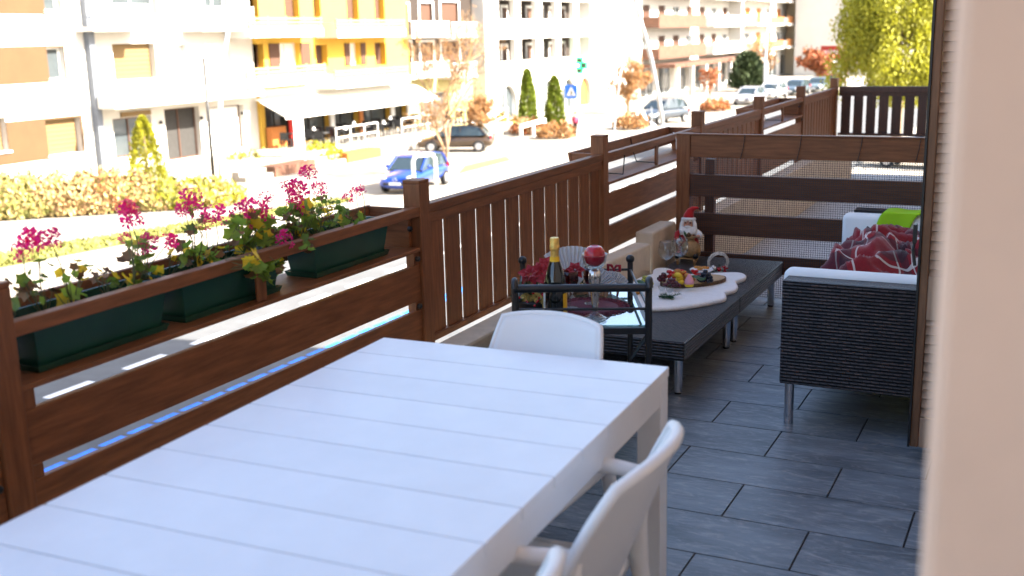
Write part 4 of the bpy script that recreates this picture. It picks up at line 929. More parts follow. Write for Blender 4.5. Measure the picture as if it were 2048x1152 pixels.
# ---------------------------------------------------------------- B2 white house with shop
X2 = -38.2; yL, yR2 = yR+.35, onX((513, 200), X2).y
h2 = thing('white_shop_house', 'white house with ground floor shop windows and railed balconies', 'house', (X2, 42, G))
r2 = [((227, 87, 312, 158), 'blind'), ((342, 90, 373, 145), 'white'), ((412, 84, 462, 150), 'white'), ((222, -60, 312, 45), 'glass'), ((332, -60, 362, 20), 'white'), ((408, -60, 455, 45), 'glass'), ((228, 234, 306, 313), 'glass'), ((332, 215, 402, 318), 'dark'), ((418, 212, 490, 300), 'white')]
o2 = [rect(r, X2) for r, k in r2]
facade('wall', h2, X2, yL, yR2, G, 9, o2, WALLW, .35)
for o, (r, k) in zip(o2, r2): window(h2, X2, o, k, .35, SHUT if r[1] > 200 else WFR, 'door' if r[0] == 332 and r[1] > 200 else 'window')
part('roof', MB().box(X2-9.5, X2+1.2, yL, yR2, 9.01, 9.3), ROOFM, h2)
balcony(h2, X2, X2+1.25, onX((187, 60), X2+1.25).y, onX((305, 60), X2+1.25).y, onX((250, 62), X2+1.25).z, 1.15, 'bars')
balcony(h2, X2, X2+1.25, onX((405, 60), X2+1.25).y, onX((511, 60), X2+1.25).y, onX((450, 62), X2+1.25).z, 1.15, 'bars')
ya_, yb_ = onX((228, 200), X2+1.5).y, onX((530, 190), X2+1.5).y
za_ = onX((400, 203), X2+1.5).z
balcony(h2, X2, X2+1.5, ya_, yb_, za_, .75, 'solid')
part('sign_panel', MB().box(X2-.02, X2+.08, onX((240, 226), X2).y, onX((300, 226), X2).y, onX((270, 232), X2).z, onX((270, 222), X2).z), BLIND, h2)
for i in range(3): part('wall_lamp', MB().sphere((X2+.12, onX((318+i*82, 240), X2).y, onX((360, 240), X2).z), .09, 8, 6), BLACKP, h2, 'all')
# ---------------------------------------------------------------- B3 ochre house with cafe
X3 = -38.0; y3a, y3b = yR2+.01, onX((818, 120), X3).y
h3 = thing('ochre_cafe_house', 'ochre yellow house with white balconies above the cafe', 'house', (X3, 54, G))
TER = -3.98
r3 = [((502, 88, 528, 140), 'shutter'), ((560, 86, 600, 140), 'white'), ((632, 90, 655, 132), 'shutter'), ((700, 86, 720, 130), 'white'), ((750, 85, 772, 130), 'shutter'), ((568, -50, 597, 48), 'shutter'), ((625, -50, 640, 45), 'shutter'), ((692, -50, 716, 45), 'shutter'), ((748, -50, 768, 45), 'shutter'), ((500, -30, 516, 45), 'shutter')]
o3 = [rect(r, X3) for r, k in r3]
gl = []
ztop = onX((650, 196), X3).z
yy = y3a+.35
for k, wd in enumerate((2.4, 3.0, 2.6, 3.2, 1.6)): gl.append((yy, yy+wd, TER+.02, ztop)); yy += wd+.35
facade('wall', h3, X3, y3a, y3b, G, 9, o3+gl, YEL_W, .4)
for o, (r, k) in zip(o3, r3):
    w_ = window(h3, X3, o, k, .4)
    if k == 'white':
        wd = (o[1]-o[0])*.5
        for s_, a in ((-1, o[0]-wd-.05), (1, o[1]+.05)): part('open_shutter', MB().box(X3+.01, X3+.06, a, a+wd, o[2], o[3]), SHUT, h3)
for i, o in enumerate(gl): window(h3, X3, o, 'glass', .4, DKINT, 'shop_window')
for i, o in enumerate(gl):
    part('white_pier', MB().box(X3+.01, X3+.12, o[1]-.02, o[1]+.37, TER, ztop+.05), WFR if i != 2 else ORW, h3)
part('planter_cladding', MB().box(X3+.13, X3+.5, y3a+.2, y3a+1.4, TER, TER+1.1), ORW, h3)
part('fascia', MB().box(X3+.005, X3+.1, y3a, y3b, ztop+.06, onX((650, 168), X3).z), WALLW, h3)
part('roof', MB().box(X3-9.5, X3+1.6, y3a, y3b, 9.01, 9.35), ROOFM, h3)
for xa, xb in ((497, 655), (672, 820)):
    Xf = X3+1.5; xm = (xa+xb)/2
    balcony(h3, X3, Xf, onX((xa, 160), Xf).y, onX((xb, 160), Xf).y, onX((xm, 171), Xf).z, 1.05, 'slats')
    balcony(h3, X3, Xf, onX((xa+3, 60), Xf).y, onX((xb-8, 60), Xf).y, onX((xm, 74), Xf).z, 1.05, 'slats')
aw = thing('cafe_awning', 'wide white canvas awning stretched over the cafe terrace', 'awning', (X3+1, 54, -2))
A0, A1 = onX((510, 203), X3+.13), onX((822, 166), X3+.13); B0, B1_ = onX((577, 233), -36), onX((883, 197), -36)
zA = (A0.z+A1.z)/2; zB = (B0.z+B1_.z)/2+.05; ya, yb = A0.y, A1.y+.3
for k in range(4):
    p, q = ya+(yb-ya)*k/4, ya+(yb-ya)*(k+1)/4-.03
    part('canvas', MB().add([(X3+.13, p, zA), (X3+.13, q, zA), (-36, q, zB), (-36, p, zB), (X3+.13, p, zA+.03), (X3+.13, q, zA+.03), (-36, q, zB+.03), (-36, p, zB+.03)], ((0, 1, 2, 3), (7, 6, 5, 4), (2, 6, 7, 3), (0, 3, 7, 4), (1, 5, 6, 2), (0, 4, 5, 1))), CANV, aw)
    part('valance', MB().box(-35.99, -35.96, p, q, zB-.16, zB+.02), CANV, aw)
    part('arm', MB().bar((X3+.2, p+.2, zA-.1), (-36.1, p+.2, zB-.06), .06, .06), WFR, aw)
# ---------------------------------------------------------------- terrace with railings, furniture
ter = struct('cafe_terrace', MB().box(-38, -34.2, yL, 67, G, TER), PAVE)
part('step', MB().box(-34.199, -33.8, 40, 60, G, G+.46), PAVE, ter); part('step', MB().box(-33.799, -33.4, 40, 60, G, G+.23), PAVE, ter)
part('ramp', MB().add([(-34.19, 60.2, G), (-32.6, 60.2, G), (-32.6, 66, G), (-34.19, 66, G), (-34.19, 66, TER), (-32.6, 66, TER)], ((0, 1, 2, 3), (3, 2, 5, 4), (0, 4, 5, 1), (0, 3, 4), (1, 5, 2))), PAVE, ter)
for i in range(2):
    p0 = onZ((625, 318) if i == 0 else (520, 322), G); 
    bx = part('planter_bed', MB().box(-35, -33.3, 42+i*6, 45.2+i*6, G, G+.5), ORW if i else ROOFM, None); tag(bx, 'low brown planting bed at the foot of cafe terrace' if i else 'low rusty planting bed beside the shop entrance', 'planter')
def rail(lab, a, b_, n, g):
    t = thing('handrail', lab, 'handrail', a, group=g); a, b_ = Vector(a), Vector(b_)
    for i in range(n+1): p = a.lerp(b_, i/n); part('post', MB().tube([p, p+Vector((0, 0, 1.0))], .03, 6), WFR, t)
    for h in (.5, 1.0): part('rail', MB().tube([a+Vector((0, 0, h)), b_+Vector((0, 0, h))], .028, 6), WFR, t)
rail('white metal handrail along the cafe terrace steps', (-34.3, 48.5, TER), (-34.3, 52.5, TER), 3, 'terrace handrails')
rail('white metal handrail beside the terrace ramp', (-34.3, 55, TER), (-34.3, 59.5, TER), 3, 'terrace handrails')
rail('white metal handrail at the ramp end near the bare tree', (-32.7, 60.3, G+.05), (-32.7, 65.5, TER-.05), 3, 'terrace handrails')
CH = MB(); CH.box(-.22, .22, -.22, .22, .43, .46).box(-.22, .22, .2, .23, .48, .85)
for sx in (-1, 1):
    for sy in (-1, 1): CH.box(sx*.19-.02, sx*.19+.02, sy*.19-.02, sy*.19+.02, 0, .43)
CH.box(-.22, -.19, .2, .23, .46, .48).box(.19, .22, .2, .23, .46, .48)
chm = mesh('cafe_chair', CH, BLACKP); TBm = mesh('cafe_table', MB().lathe([(.35, .72), (.36, .73), (.35, .75)], 16).lathe([(.04, .03), (.03, .72)], 8).lathe([(.22, 0), (.2, .03)], 12), BLACKP)
random.seed(5); k = 0
for row_, xx in enumerate((-37.0, -35.4)):
    for i in range(9):
        y = 48.2+i*1.95+row_*.7
        o = link('cafe_table', TBm); o.location = (xx, y, TER); tag(o, 'round black bistro table under the white awning', 'table', 'black cafe tables')
        for a in (random.uniform(-.4, .4), math.pi+random.uniform(-.4, .4)):
            o = link('cafe_chair', chm); o.location = (xx-math.sin(a)*.62, y+math.cos(a)*.62, TER); o.rotation_euler = (0, 0, a); tag(o, 'black bistro chair at a cafe table under the white awning', 'chair', 'black cafe chairs')
        if i % 2:
            o = part('menu_stand', MB().lathe([(.12, 0), (.1, .04), (.07, .1), (.09, .16)], 10, (xx+.05, y, TER+.7505)), WFR, None, True); tag(o, 'small white vase on a black cafe table', 'vase', 'white vases on cafe tables')
# feather banner, red banner
bn = thing('feather_banner', 'tall white feather banner beside the cafe steps', 'banner', onZ((622, 320), G))
p = onX((607, 272), -33.5)
part('pole', MB().tube([(-33.5, p.y, G), (-33.5, p.y, -1.9)], .03, 6), WFR, bn); part('flag', MB().box(-33.52, -33.48, p.y-.75, p.y-.03, -3.4, -1.95), CANV, bn)
FLAGB = mat('flag_blue', (.3, .4, .6), .8, var=.2)
rb = part('red_banner', MB().box(-37.5, -37.42, onX((578, 240), -37.45).y, onX((598, 240), -37.45).y, TER, onX((588, 225), -37.45).z), mat('red_sign', (.5, .02, .015), .6), None); tag(rb, 'red upright board before the cafe window', 'sign')
# ---------------------------------------------------------------- B4 dark boarded house
X4 = -38.5; y4a, y4b = y3b+.4, onX((972, 150), -37.5).y-.02
h4 = thing('dark_boarded_house', 'dark brown boarded house with white balconies and pale window frames', 'house', (X4, 70, G))
r4 = [(838, 6, 864, 42), (880, 4, 916, 42), (800, 8, 816, 42), (963, 4, 982, 42), (840, 84, 866, 122), (882, 82, 918, 122), (806, 84, 822, 122), (965, 82, 984, 122), (838, -80, 864, -40), (880, -80, 916, -40)]
o4 = [rect(r, X4) for r in r4]; zolv = onX((900, 150), X4).z
sh4 = [rect((1010-60, 170, 985, 215), X4), rect((840, 185, 900, 250), X4)]
sh4 = [(a, c, max(d, G+.02), e) for a, c, d, e in sh4]
facade('wall', h4, X4, y4a, y4b, zolv, 9, o4, BOARDS, .15)
facade('ground_floor_wall', h4, X4, y4a, y4b, G, zolv-.001, sh4, OLIVE, .3)
for o in o4:
    w_ = window(h4, X4, o, 'shutter', .15); b = MB(); t_ = .14
    b.box(X4+.005, X4+.06, o[0]-t_, o[0], o[2], o[3]+t_).box(X4+.005, X4+.06, o[1], o[1]+t_, o[2], o[3]+t_).box(X4+.005, X4+.06, o[0], o[1], o[3], o[3]+t_); part('frame', b, WFR, w_)
for o in sh4: window(h4, X4, o, 'glass', .3, nm='shop_window')
for zpx in (76, 156):
    for xa, xb in ((825, 900), (905, 955)):
        Xf = X4+1.2; balcony(h4, X4, Xf, onX((xa, zpx), Xf).y, onX((xb, zpx), Xf).y, onX(((xa+xb)/2, zpx), Xf).z, 1.05, 'bars'); 
        part('flower_trough', MB().box(Xf+.001, Xf+.25, onX((xa+6, zpx), Xf).y, onX((xb-8, zpx), Xf).y, onX(((xa+xb)/2, zpx), Xf).z+.05, onX(((xa+xb)/2, zpx), Xf).z+.5), WALLW, h4)
part('roof', MB().box(X4-9, X4+1.8, y4a, y4b, 9.01, 9.4), ROOFM, h4)
# ---------------------------------------------------------------- B5 pharmacy
X5 = -37.5; y5a, y5b = y4b-4.0, onX((1268, 100), X5).y
y5a = onX((972, 150), X5).y
h5 = thing('pharmacy_house', 'white pharmacy building with arcade arches and loggia openings', 'house', (X5, 86, G))
cols5 = [(997, 1030), (1042, 1073), (1085, 1112), (1122, 1148), (1158, 1180)]
o5 = []; k5 = []
for zt_, zb_px in ((4, 38), (78, 112)):
    q0, q1 = rect((997, zt_, 1030, zb_px), X5), rect((1158, zt_, 1180, zb_px), X5); o5.append((q0[0], q1[1], min(q0[2], q1[2]), max(q0[3], q1[3]), 1.2)); k5.append('w')
ar5 = []
for (a, c, t, bt) in ((1002, 1034, 170, 240), (1045, 1074, 165, 232), (1086, 1112, 160, 226), (1125, 1151, 157, 219), (1159, 1182, 154, 211)): ar5.append(len(o5)); o5.append(rect((a, t, c, bt), X5)); k5.append('a')
o5 = [(o[0], o[1], max(o[2], G+.01), o[3])+tuple(o[4:]) for o in o5]
facade('wall', h5, X5, y5a, y5b, G, 9, o5, WALLW, .35, arch=ar5)
for o, k in zip(o5, k5):
    if k == 'w':
        w_ = part('loggia_wall', MB().box(X5-1.24, X5-1.2, o[0]+.002, o[1]-.002, o[2]+.002, o[3]-.002), BOARDS, h5)
        for i in range(8):
            m_ = o[0]+(o[1]-o[0])*(i+.5)/8; wd = .42
            part('window_frame', MB().box(X5-1.199, X5-1.14, m_-wd-.16, m_+wd+.16, o[2]+.01, o[3]-.35), WFR, w_); part('pane', MB().box(X5-1.139, X5-1.12, m_-wd, m_+wd, o[2]+.02, o[3]-.55), SHUT, w_)
        for (ca, cb) in zip(cols5[:-1], cols5[1:]):
            part('pier', MB().box(X5-.4, X5-.003, onX((ca[1], 60), X5).y, onX((cb[0], 60), X5).y, o[2]+.001, o[3]-.001), WALLW, h5)
    else: window(h5, X5, o, 'glass' if o is not o5[-1] else 'orange', .35, nm='arcade_window')
part('roof', MB().box(X5-9, X5+1, y5a, y5b, 9.01, 9.4), ROOFM, h5)
part('corner_shade_bar', MB().box(X5-.05, X5+.2, y5b+.004, y5b+.5, G, 9), GREYP, h5)  # grey box standing in for the shade at the wall's far corner
for a in (1262, ):
    part('corner_shade_strip', MB().box(X5+.003, X5+.05, onX((1264, 80), X5).y, onX((1273, 80), X5).y, onX((1268, 138), X5).z, 9), GREYP, h5)  # shadow strip at the corner, painted as a grey slip on the wall
# green cross
cr_ = thing('pharmacy_cross', 'green lit pharmacy cross sign hanging on the white building', 'sign', onX((1157, 130), X5))
CRG = mat('cross_grey', (.02, .022, .02), .6); CRL = mat('cross_green_light', (.01, .6, .12), .5, emit=2.5, var=0); CRW = mat('cross_white', (.8, .9, .8), .5, emit=2.0, var=0)
Yc, zc = onX((1157, 131), X5+.7).y, onX((1157, 131), X5+.7).z
u = abs(onX((1157, 116), X5+.7).z-zc)
# the cross stands out from the wall and faces down the street
def crs(nm, pts, mt, x_off, par): return part(nm, MB().add([(X5+.8+a*u, Yc-x_off, zc+c*u) for a, c in pts]+[(X5+.8+a*u, Yc-x_off+.12, zc+c*u) for a, c in pts], [tuple(range(len(pts))), tuple(range(len(pts), 2*len(pts)))[::-1]]+[(i, len(pts)+i, len(pts)+(i+1) % len(pts), (i+1) % len(pts)) for i in range(len(pts))]), mt, par)
def plus(r, a): return [(-a, -r), (a, -r), (a, -a), (r, -a), (r, a), (a, a), (a, r), (-a, r), (-a, a), (-r, a), (-r, -a), (-a, -a)]
crs('rim', plus(1.14, .5), CRL, 0, cr_); crs('face', plus(1.0, .38), CRG, .125, cr_); crs('display', [(-1.0, -.36), (.25, -.36), (.25, .36), (-1.0, .36)], CRL, .25, cr_)
for i in range(4): crs('display_letter', [(-.85+i*.24, -.1), (-.70+i*.24, -.1), (-.70+i*.24, .12), (-.85+i*.24, .12)], CRW, .375, cr_)
part('bracket', MB().box(X5, X5+.8-u*1.08, Yc+.02, Yc+.08, zc-.05, zc+.05), CRG, cr_)
# blue crossing sign
bs_ = thing('crossing_sign', 'blue square pedestrian crossing sign on a thin post', 'sign', onZ((1217, 260), G))
q = onX((1142, 183), -33); BLU = mat('sign_blue', (.01, .12, .55), .5)
part('post', MB().tube([(-33, q.y, G), (-33, q.y, q.z+.5)], .04, 8), STEEL, bs_); pn = part('panel', MB().box(-32.95-.5, -32.95+.5, q.y-.08, q.y-.05, q.z-.5, q.z+.5), BLU, bs_)
part('white_triangle', MB().prism([(-.36, -.3), (.36, -.3), (0, .36)], 0, .006, Matrix(((1, 0, 0, -32.95), (0, 0, -1, q.y-.081), (0, 1, 0, q.z), (0, 0, 0, 1)))), WPAINT, pn)
part('walking_figure', MB().prism([(-.1, -.25), (-.02, -.25), (.02, -.1), (.08, -.25), (.15, -.25), (.06, .0), (.05, .12), (-.05, .12), (-.04, 0)], 0, .006, Matrix(((1, 0, 0, -32.95), (0, 0, -1, q.y-.088), (0, 1, 0, q.z), (0, 0, 0, 1)))), BLACKP, pn)
# ---------------------------------------------------------------- B6..B9 farther houses
def far_house(nm, lab, X, pl_, pr, cols, rows, bal, mt, balmt='solid', wk='shutter', zt=11, ground=True):
    y0, y1 = onX((pl_, 90), X).y, onX((pr, 90), X).y
    h = thing(nm, lab, 'house', (X, (y0+y1)/2, G)); ops = []
    zr = [(-.6, 1.1), (2.3, 4.0), (5.2, 6.9), (8.1, 9.8)][:rows]
    n = cols
    for i in range(n):
        yc = y0+(y1-y0)*(i+.5)/n; w_ = (y1-y0)/n*.22
        for z0, z1 in zr: ops.append((yc-w_, yc+w_, z0, z1))
    gn = max(3, n-1); ng = len(ops)
    if ground:
        for i in range(gn): yc = y0+(y1-y0)*(i+.5)/gn; w_ = (y1-y0)/gn*.36; ops.append((yc-w_, yc+w_, G+.02, -1.9))
    facade('wall', h, X, y0, y1, G, zt, ops, mt, .12)
    for j, o in enumerate(ops): window(h, X, o, (wk if j % 3 else 'glass') if j < ng else 'glass', .12)
    if bal:
        for z0, z1 in zr:
            for i in range(2): balcony(h, X, X+1.7, y0+(y1-y0)*(.03+i*.5), y0+(y1-y0)*(.45+i*.5), z0-.45, 1.25, balmt, ROOFM if (balmt == 'solid' and i == 0 and z0 < 3) else WALLW)
    part('roof', MB().box(X-9, X+1.8, y0-.2, y1+.2, zt+.01, zt+.4), ROOFM, h)
    return h, y0, y1
h6, y60, y61 = far_house('arcade_hotel', 'white hotel with long balconies above a ground floor arcade', -36.5, 1276, 1480, 8, 4, True, WALLW)
part('arcade_roof', MB().box(-36.49, -33.2, y60+1, y61, -1.85, -1.5), ROOFM, h6)
for i in range(8): part('arcade_column', MB().box(-33.6, -33.2, y60+2+i*4.6, y60+2.45+i*4.6, G, -1.855), WALLW, h6)
far_house('timber_balcony_house', 'white house with orange timber balconies beyond the hotel', -35, 1482, 1600, 6, 4, True, WALLW, 'wood', 'orange')
far_house('cream_balcony_house', 'cream house with red brown balconies at the far end of the street', -33, 1602, 1652, 5, 4, True, mat('cream_render', (.7, .6, .45), .9, var=.04), 'wood', 'orange')
far_house('pale_tower_house', 'tall pale grey house with narrow window strips behind the red sign', -30.5, 1654, 1722, 5, 4, False, mat('pale_grey_render', (.55, .55, .54), .9, var=.04))
far_house('end_house', 'pale house at the end of the street behind the willow', -24, 1730, 1800, 6, 4, True, WALLW, 'wood')
rs = thing('red_street_sign', 'red lettered roadside sign on a post far down the street', 'sign', onZ((1660, 172), G)); q = onX((1667, 104), -22.6); RDS = mat('sign_red', (.36, .03, .015), .6, var=.15)
part('post', MB().tube([(-22.6, q.y, G), (-22.6, q.y, q.z)], .12, 8), WFR, rs); part('panel', MB().box(-23.9, -22.0, q.y-.2, q.y-.14, q.z-.65, q.z+.65), RDS, rs)
for i in range(6): part('letter', MB().box(-23.7+i*.28, -23.55+i*.28, q.y-.215, q.y-.2015, q.z-.2, q.z+.2), WPAINT, rs)
# hillside behind the village
HILL = mat('forest_hillside', (.05, .065, .03), .95, var=.5, vs=.05, bump=1, bs=.3)
b = MB()
b.grid(lambda u, v: (-420+u*900, 330+v*260+60*math.sin(u*5)-abs(u-.5)*160, G-2+v*150*(.75+.25*math.sin(u*7+1))+6*MN.noise(Vector((u*30, v*20, 0)))), 60, 14)
struct('hillside', b, HILL, smooth='all')
b = MB(); b.grid(lambda u, v: (-110-v*200+10*math.sin(u*9), -120+u*520, G-2+v*110*(.8+.2*math.sin(u*11))+5*MN.noise(Vector((u*30, v*20, 5)))), 50, 12)
struct('hillside_behind_houses', b, HILL, smooth='all')
# ================================================================ trees and plants of the street
random.seed(21)
BARKG = mat('grey_bark', (.2, .14, .09), .9, var=.35, vs=6); TWG = mat('pale_twigs', (.3, .19, .1), .9, var=.25)
LFO = mat('orange_leaf', (.34, .17, .06), .7, var=.4, vs=3); LFY = mat('yellow_green_leaf', (.3, .29, .02), .6, var=.4, vs=1.5); LFG = mat('thuja_green', (.13, .17, .008), .7, var=.45, vs=2.5); LFD = mat('ivy_green', (.04, .06, .02), .7, var=.4, vs=2); LFR = mat('russet_leaf', (.3, .09, .03), .7, var=.4, vs=2)
for m_ in (LFY, LFO):
    N = m_.node_tree.nodes; L_ = m_.node_tree.links; b_ = N['Principled BSDF']; tl = N.new('ShaderNodeBsdfTranslucent'); mx = N.new('ShaderNodeMixShader'); mx.inputs[0].default_value = .4
    L_.new(b_.inputs['Base Color'].links[0].from_socket, tl.inputs[0]); L_.new(b_.outputs[0], mx.inputs[1]); L_.new(tl.outputs[0], mx.inputs[2]); L_.new(mx.outputs[0], N['Material Output'].inputs[0])
def rv(): return Vector((random.gauss(0, 1), random.gauss(0, 1), random.gauss(0, 1))).normalized()
def leafq(b, p, s, d=None):
    a = d if d is not None else rv(); c = a.orthogonal().normalized(); c.rotate(Matrix.Rotation(random.uniform(0, 6.28), 3, a)); c *= s*.35
    b.add([p-c*.4, p+a*s*.5+c, p+a*s, p+a*s*.5-c], ((0, 1, 2, 3),))
def twig_tree(lab, base, H, sp, nleaf, lsize, lm_, levels=4, up=.8, nb=4, trunk=.11, low=.2, cat='tree', nm='bare_tree', mt=None):
    base = Vector(base); t = thing(nm, lab, cat, base); tr_ = MB(); br = MB(); lf = MB(); tips = []
    def grow(p, d, L, r, lv):
        q = p+d*L*.5+rv()*L*.05; e = p+d*L+rv()*L*.08
        (tr_ if lv == 0 else br).tube([p, q, e], [r, r*.85, r*.65], 6 if lv < 2 else 4)
        if lv >= levels: tips.append((p, e)); return
        for k in range(nb+(4 if lv == 0 else 0)):
            f = random.uniform(low if lv == 0 else .3, 1) if k else 1; s = p.lerp(e, f); a = d.orthogonal().normalized(); a.rotate(Matrix.Rotation(random.uniform(0, 6.28), 3, d))
            nd = (d*up+a*random.uniform(.35, .95)*sp+Vector((0, 0, .25))).normalized(); grow(s, nd, L*random.uniform(.5, .72), r*.55, lv+1)
    grow(base, Vector((0, 0, 1)), H*.36, trunk, 0)
    for k in range(nleaf):
        p, e = random.choice(tips); leafq(lf, p.lerp(e, random.random())+rv()*.06, lsize*random.uniform(.6, 1.3))
    part('trunk', tr_, BARKG if mt is None else mt, t, 'all'); part('branches', br, TWG if mt is None else mt, t, 'all'); cr = part('crown', lf, lm_, t)
    return t
pt = onZ((892, 352), G); twig_tree('nearly bare young tree with a few orange leaves behind the blue car', pt, 8.2, .95, 1500, .1, LFO, 5, .8, 4, .09)
pt = onZ((960, 300), G); twig_tree('small russet leaved tree beside the bare tree before the dark house', (pt.x, pt.y, G), 4.4, 1.1, 2200, .13, LFO, 4, .7, 5, .08)
pt = onZ((1256, 226), G); twig_tree('rounded orange leaved tree before the pharmacy corner', pt, 6.2, 1.2, 3200, .17, LFO, 4, .75, 5, .12)
pt = onZ((1632, 178), G); twig_tree('russet leaved tree before the cream house', pt, 6.0, 1.1, 2600, .34, LFR, 4, .7, 5, .14)
pt = onZ((1545, 185), G); twig_tree('pale leafless tree before the timber balcony house', (pt.x-3, pt.y+8, G), 7, .8, 500, .25, LFO, 5, .9, 4, .12)
pt = onZ((1690, 172), G); twig_tree('pale leafless tree beside the red roadside sign', pt, 6.5, 1.0, 700, .25, LFO, 5, .8, 4, .12)
pt = onZ((1420, 195), G); twig_tree('thin russet shrub tree before the hotel arcade', (pt.x, pt.y, G), 4.0, .9, 900, .22, LFR, 4, .8, 4, .08)
def cone_tree(lab, base, H, Rr, n, s, mt, cat='tree', nm='conifer_tree', shape=.75):
    base = Vector(base); t = thing(nm, lab, cat, base); part('trunk', MB().tube([base, base+Vector((0, 0, H*.85))], [.1, .03], 6), BARKG, t)
    b = MB()
    for k in range(n):
        h = random.random()**1.15; a = random.uniform(0, 6.28); r = Rr*min(1, (h+.05)*9)*(1-h)**shape*(1+.16*math.sin(5*a+9*h)+random.gauss(0, .09))*random.uniform(.55, 1)**.4
        p = base+Vector((r*math.cos(a), r*math.sin(a), .15+h*(H-.2))); leafq(b, p, s*random.uniform(.6, 1.3), (Vector((math.cos(a), math.sin(a), 1.4))+rv()*.6).normalized())
    part('crown', b, mt, t); return t
q = onZ((1056, 250), G); zt = onX((1056, 138), q.x).z; cone_tree('narrow green thuja column with tall pointed top before the pharmacy', q, zt-G, .62, 5000, .16, LFG, shape=.45)
q = onZ((1110, 262), G); zt = onX((1110, 152), q.x).z; cone_tree('narrow green thuja column beside the flower bed before the pharmacy', q, zt-G, .66, 5000, .16, LFG, shape=.5)
q = onZ((300, 398), G); zt = onX((290, 232), q.x).z; cone_tree('loose yellow green conifer by the white shop house', q, zt-G, .85, 3800, .13, LFY, shape=.6)
q = onZ((1494, 182), G); zt = onX((1494, 108), q.x).z; cone_tree('dark ivy covered conifer beside the hotel arcade', q, zt-G, 1.6, 2600, .45, LFD, shape=.35)
def willow(lab, base, H, Rr, n, s):
    base = Vector(base); t = thing('willow_tree', lab, 'tree', base); tb_ = MB(); tb_.tube([base, base+Vector((.1, 0, H*.35)), base+Vector((-.2, .1, H*.62))], [.28, .2, .12], 8)
    lb_ = MB(); b = MB()
    for k in range(22):
        a = random.uniform(0, 6.28); r = Rr*random.uniform(.3, .85); e = base+Vector((r*math.cos(a), r*math.sin(a), H*random.uniform(.55, .95))); lb_.tube([base+Vector((0, 0, H*random.uniform(.25, .55))), base.lerp(e, .6)+Vector((0, 0, H*.12)), e], [.09, .05, .02], 5)
    for k in range(n):
        a = random.uniform(0, 6.28); c = random.uniform(-.55, 1); rr = Rr*math.sqrt(max(.02, 1-c*c))*random.uniform(.35, 1.05)*(1+.18*math.sin(3*a+4*c)); p = base+Vector((rr*math.cos(a), rr*math.sin(a), H*(.55+.42*c)))
        p += Vector((MN.noise(p*.5), MN.noise(p*.5+Vector((9, 0, 0))), 0))*1.0
        if MN.noise(p*.6) < -.12: continue
        for j in range(5): leafq(b, p+Vector((random.gauss(0, .12), random.gauss(0, .12), -j*.22)), s*random.uniform(.7, 1.3), (Vector((random.gauss(0, .4), random.gauss(0, .4), -1))).normalized())
    part('trunk', tb_, BARKG, t, 'all'); part('limbs', lb_, BARKG, t, 'all'); part('crown', b, LFY, t); return t
d_ = ray((1795, 200)); q = CAM+d_*(58/d_.y); willow('large yellow green weeping tree beyond the end of the balcony', (q.x, q.y, G), 10.5, 3.0, 15000, .15)
# strip of dry shrubs and hedge along the banded house
def bush(lab, c, rx, ry, h, n, s, mts, cat='shrub', nm='dry_shrub'):
    c = Vector(c); t = thing(nm, lab, cat, c, group='shrubs along the street'); st = MB()
    for k in range(14):
        a = random.uniform(0, 6.28); st.tube([c, c+Vector((rx*.7*math.cos(a)*random.random(), ry*.7*math.sin(a)*random.random(), h*random.uniform(.5, 1)))], [.02, .006], 4)
    part('stems', st, BARKG, t)
    for m_ in mts:
        b = MB()
        for k in range(n//len(mts)):
            a = random.uniform(0, 6.28); r = math.sqrt(random.random()); p = c+Vector((rx*r*math.cos(a), ry*r*math.sin(a), random.uniform(.02, h*(1-.55*r*r))*(1+.25*math.sin(3*a)))); leafq(b, p, s*random.uniform(.6, 1.4), (Vector((0, 0, 1))+rv()*.8).normalized())
        part('foliage', b, m_, t)
DG2 = mat('straw', (.42, .32, .13), .9, var=.35, vs=4)
hedge = [('ochre dry grass clump against the low garden wall', 20, [DG2, GRASS]), ('straw coloured shrub between two garage doors', 70, [DG2, GRASS]), ('rusty dry shrub beside the brown garage door', 130, [DRYG, DG2]), ('tangled brown shrub under the banded house downpipe', 190, [DG2, DRYG]), ('reddish bush before the white shop house', 245, [DRYG, LFR, GRASS, DG2]), ('low green and russet bush around the conifer', 300, [GRASS, DRYG, DG2]), ('bright green grass clump beyond the pink geraniums', 355, [LFY, GRASS]), ('yellow green weed clump by the lamp posts', 410, [LFY, DG2])]
for lab, px, mts in hedge:
    p = onZ((px, 432-px*.06), G); bush(lab, p, 1.7, 1.5, 1.35 if px < 280 else .9, 6000, .16, mts)
for lab, px, py, mts in (('dry orange ground shrubs around the leaning lamp post', 1262, 258, [LFO, DRYG]), ('green shrub at the foot of the pharmacy wall', 1010, 258, [LFG, LFO]), ('dry bush at the foot of the first thuja', 1058, 268, [DRYG, LFR]), ('dry bush below the second thuja', 1112, 276, [DRYG, LFO]), ('small green plant by the terrace bed', 640, 326, [LFY]), ('tiny yellow plant at the planting bed corner', 487, 345, [LFY, DG2]), ('dry bush by the parked cars near the hotel', 1430, 222, [LFO, LFR])):
    bush(lab, onZ((px, py), G), 1.2, 1.3, .9, 900, .22, mts)
vg = MB()
for k in range(5000):
    u, v = random.random(), random.random(); x = -31+u*(2.6-v*2.0)+v*5.2; y = 18+v*18.5; leafq(vg, Vector((x, y, G+.012)), .16*random.uniform(.5, 1.3), (Vector((0, 0, 1))+rv()*.5).normalized())
o = part('verge_grass', vg, GRASS, None); o['kind'] = 'stuff'; tag(o, 'short green grass on the roadside verge', 'grass')
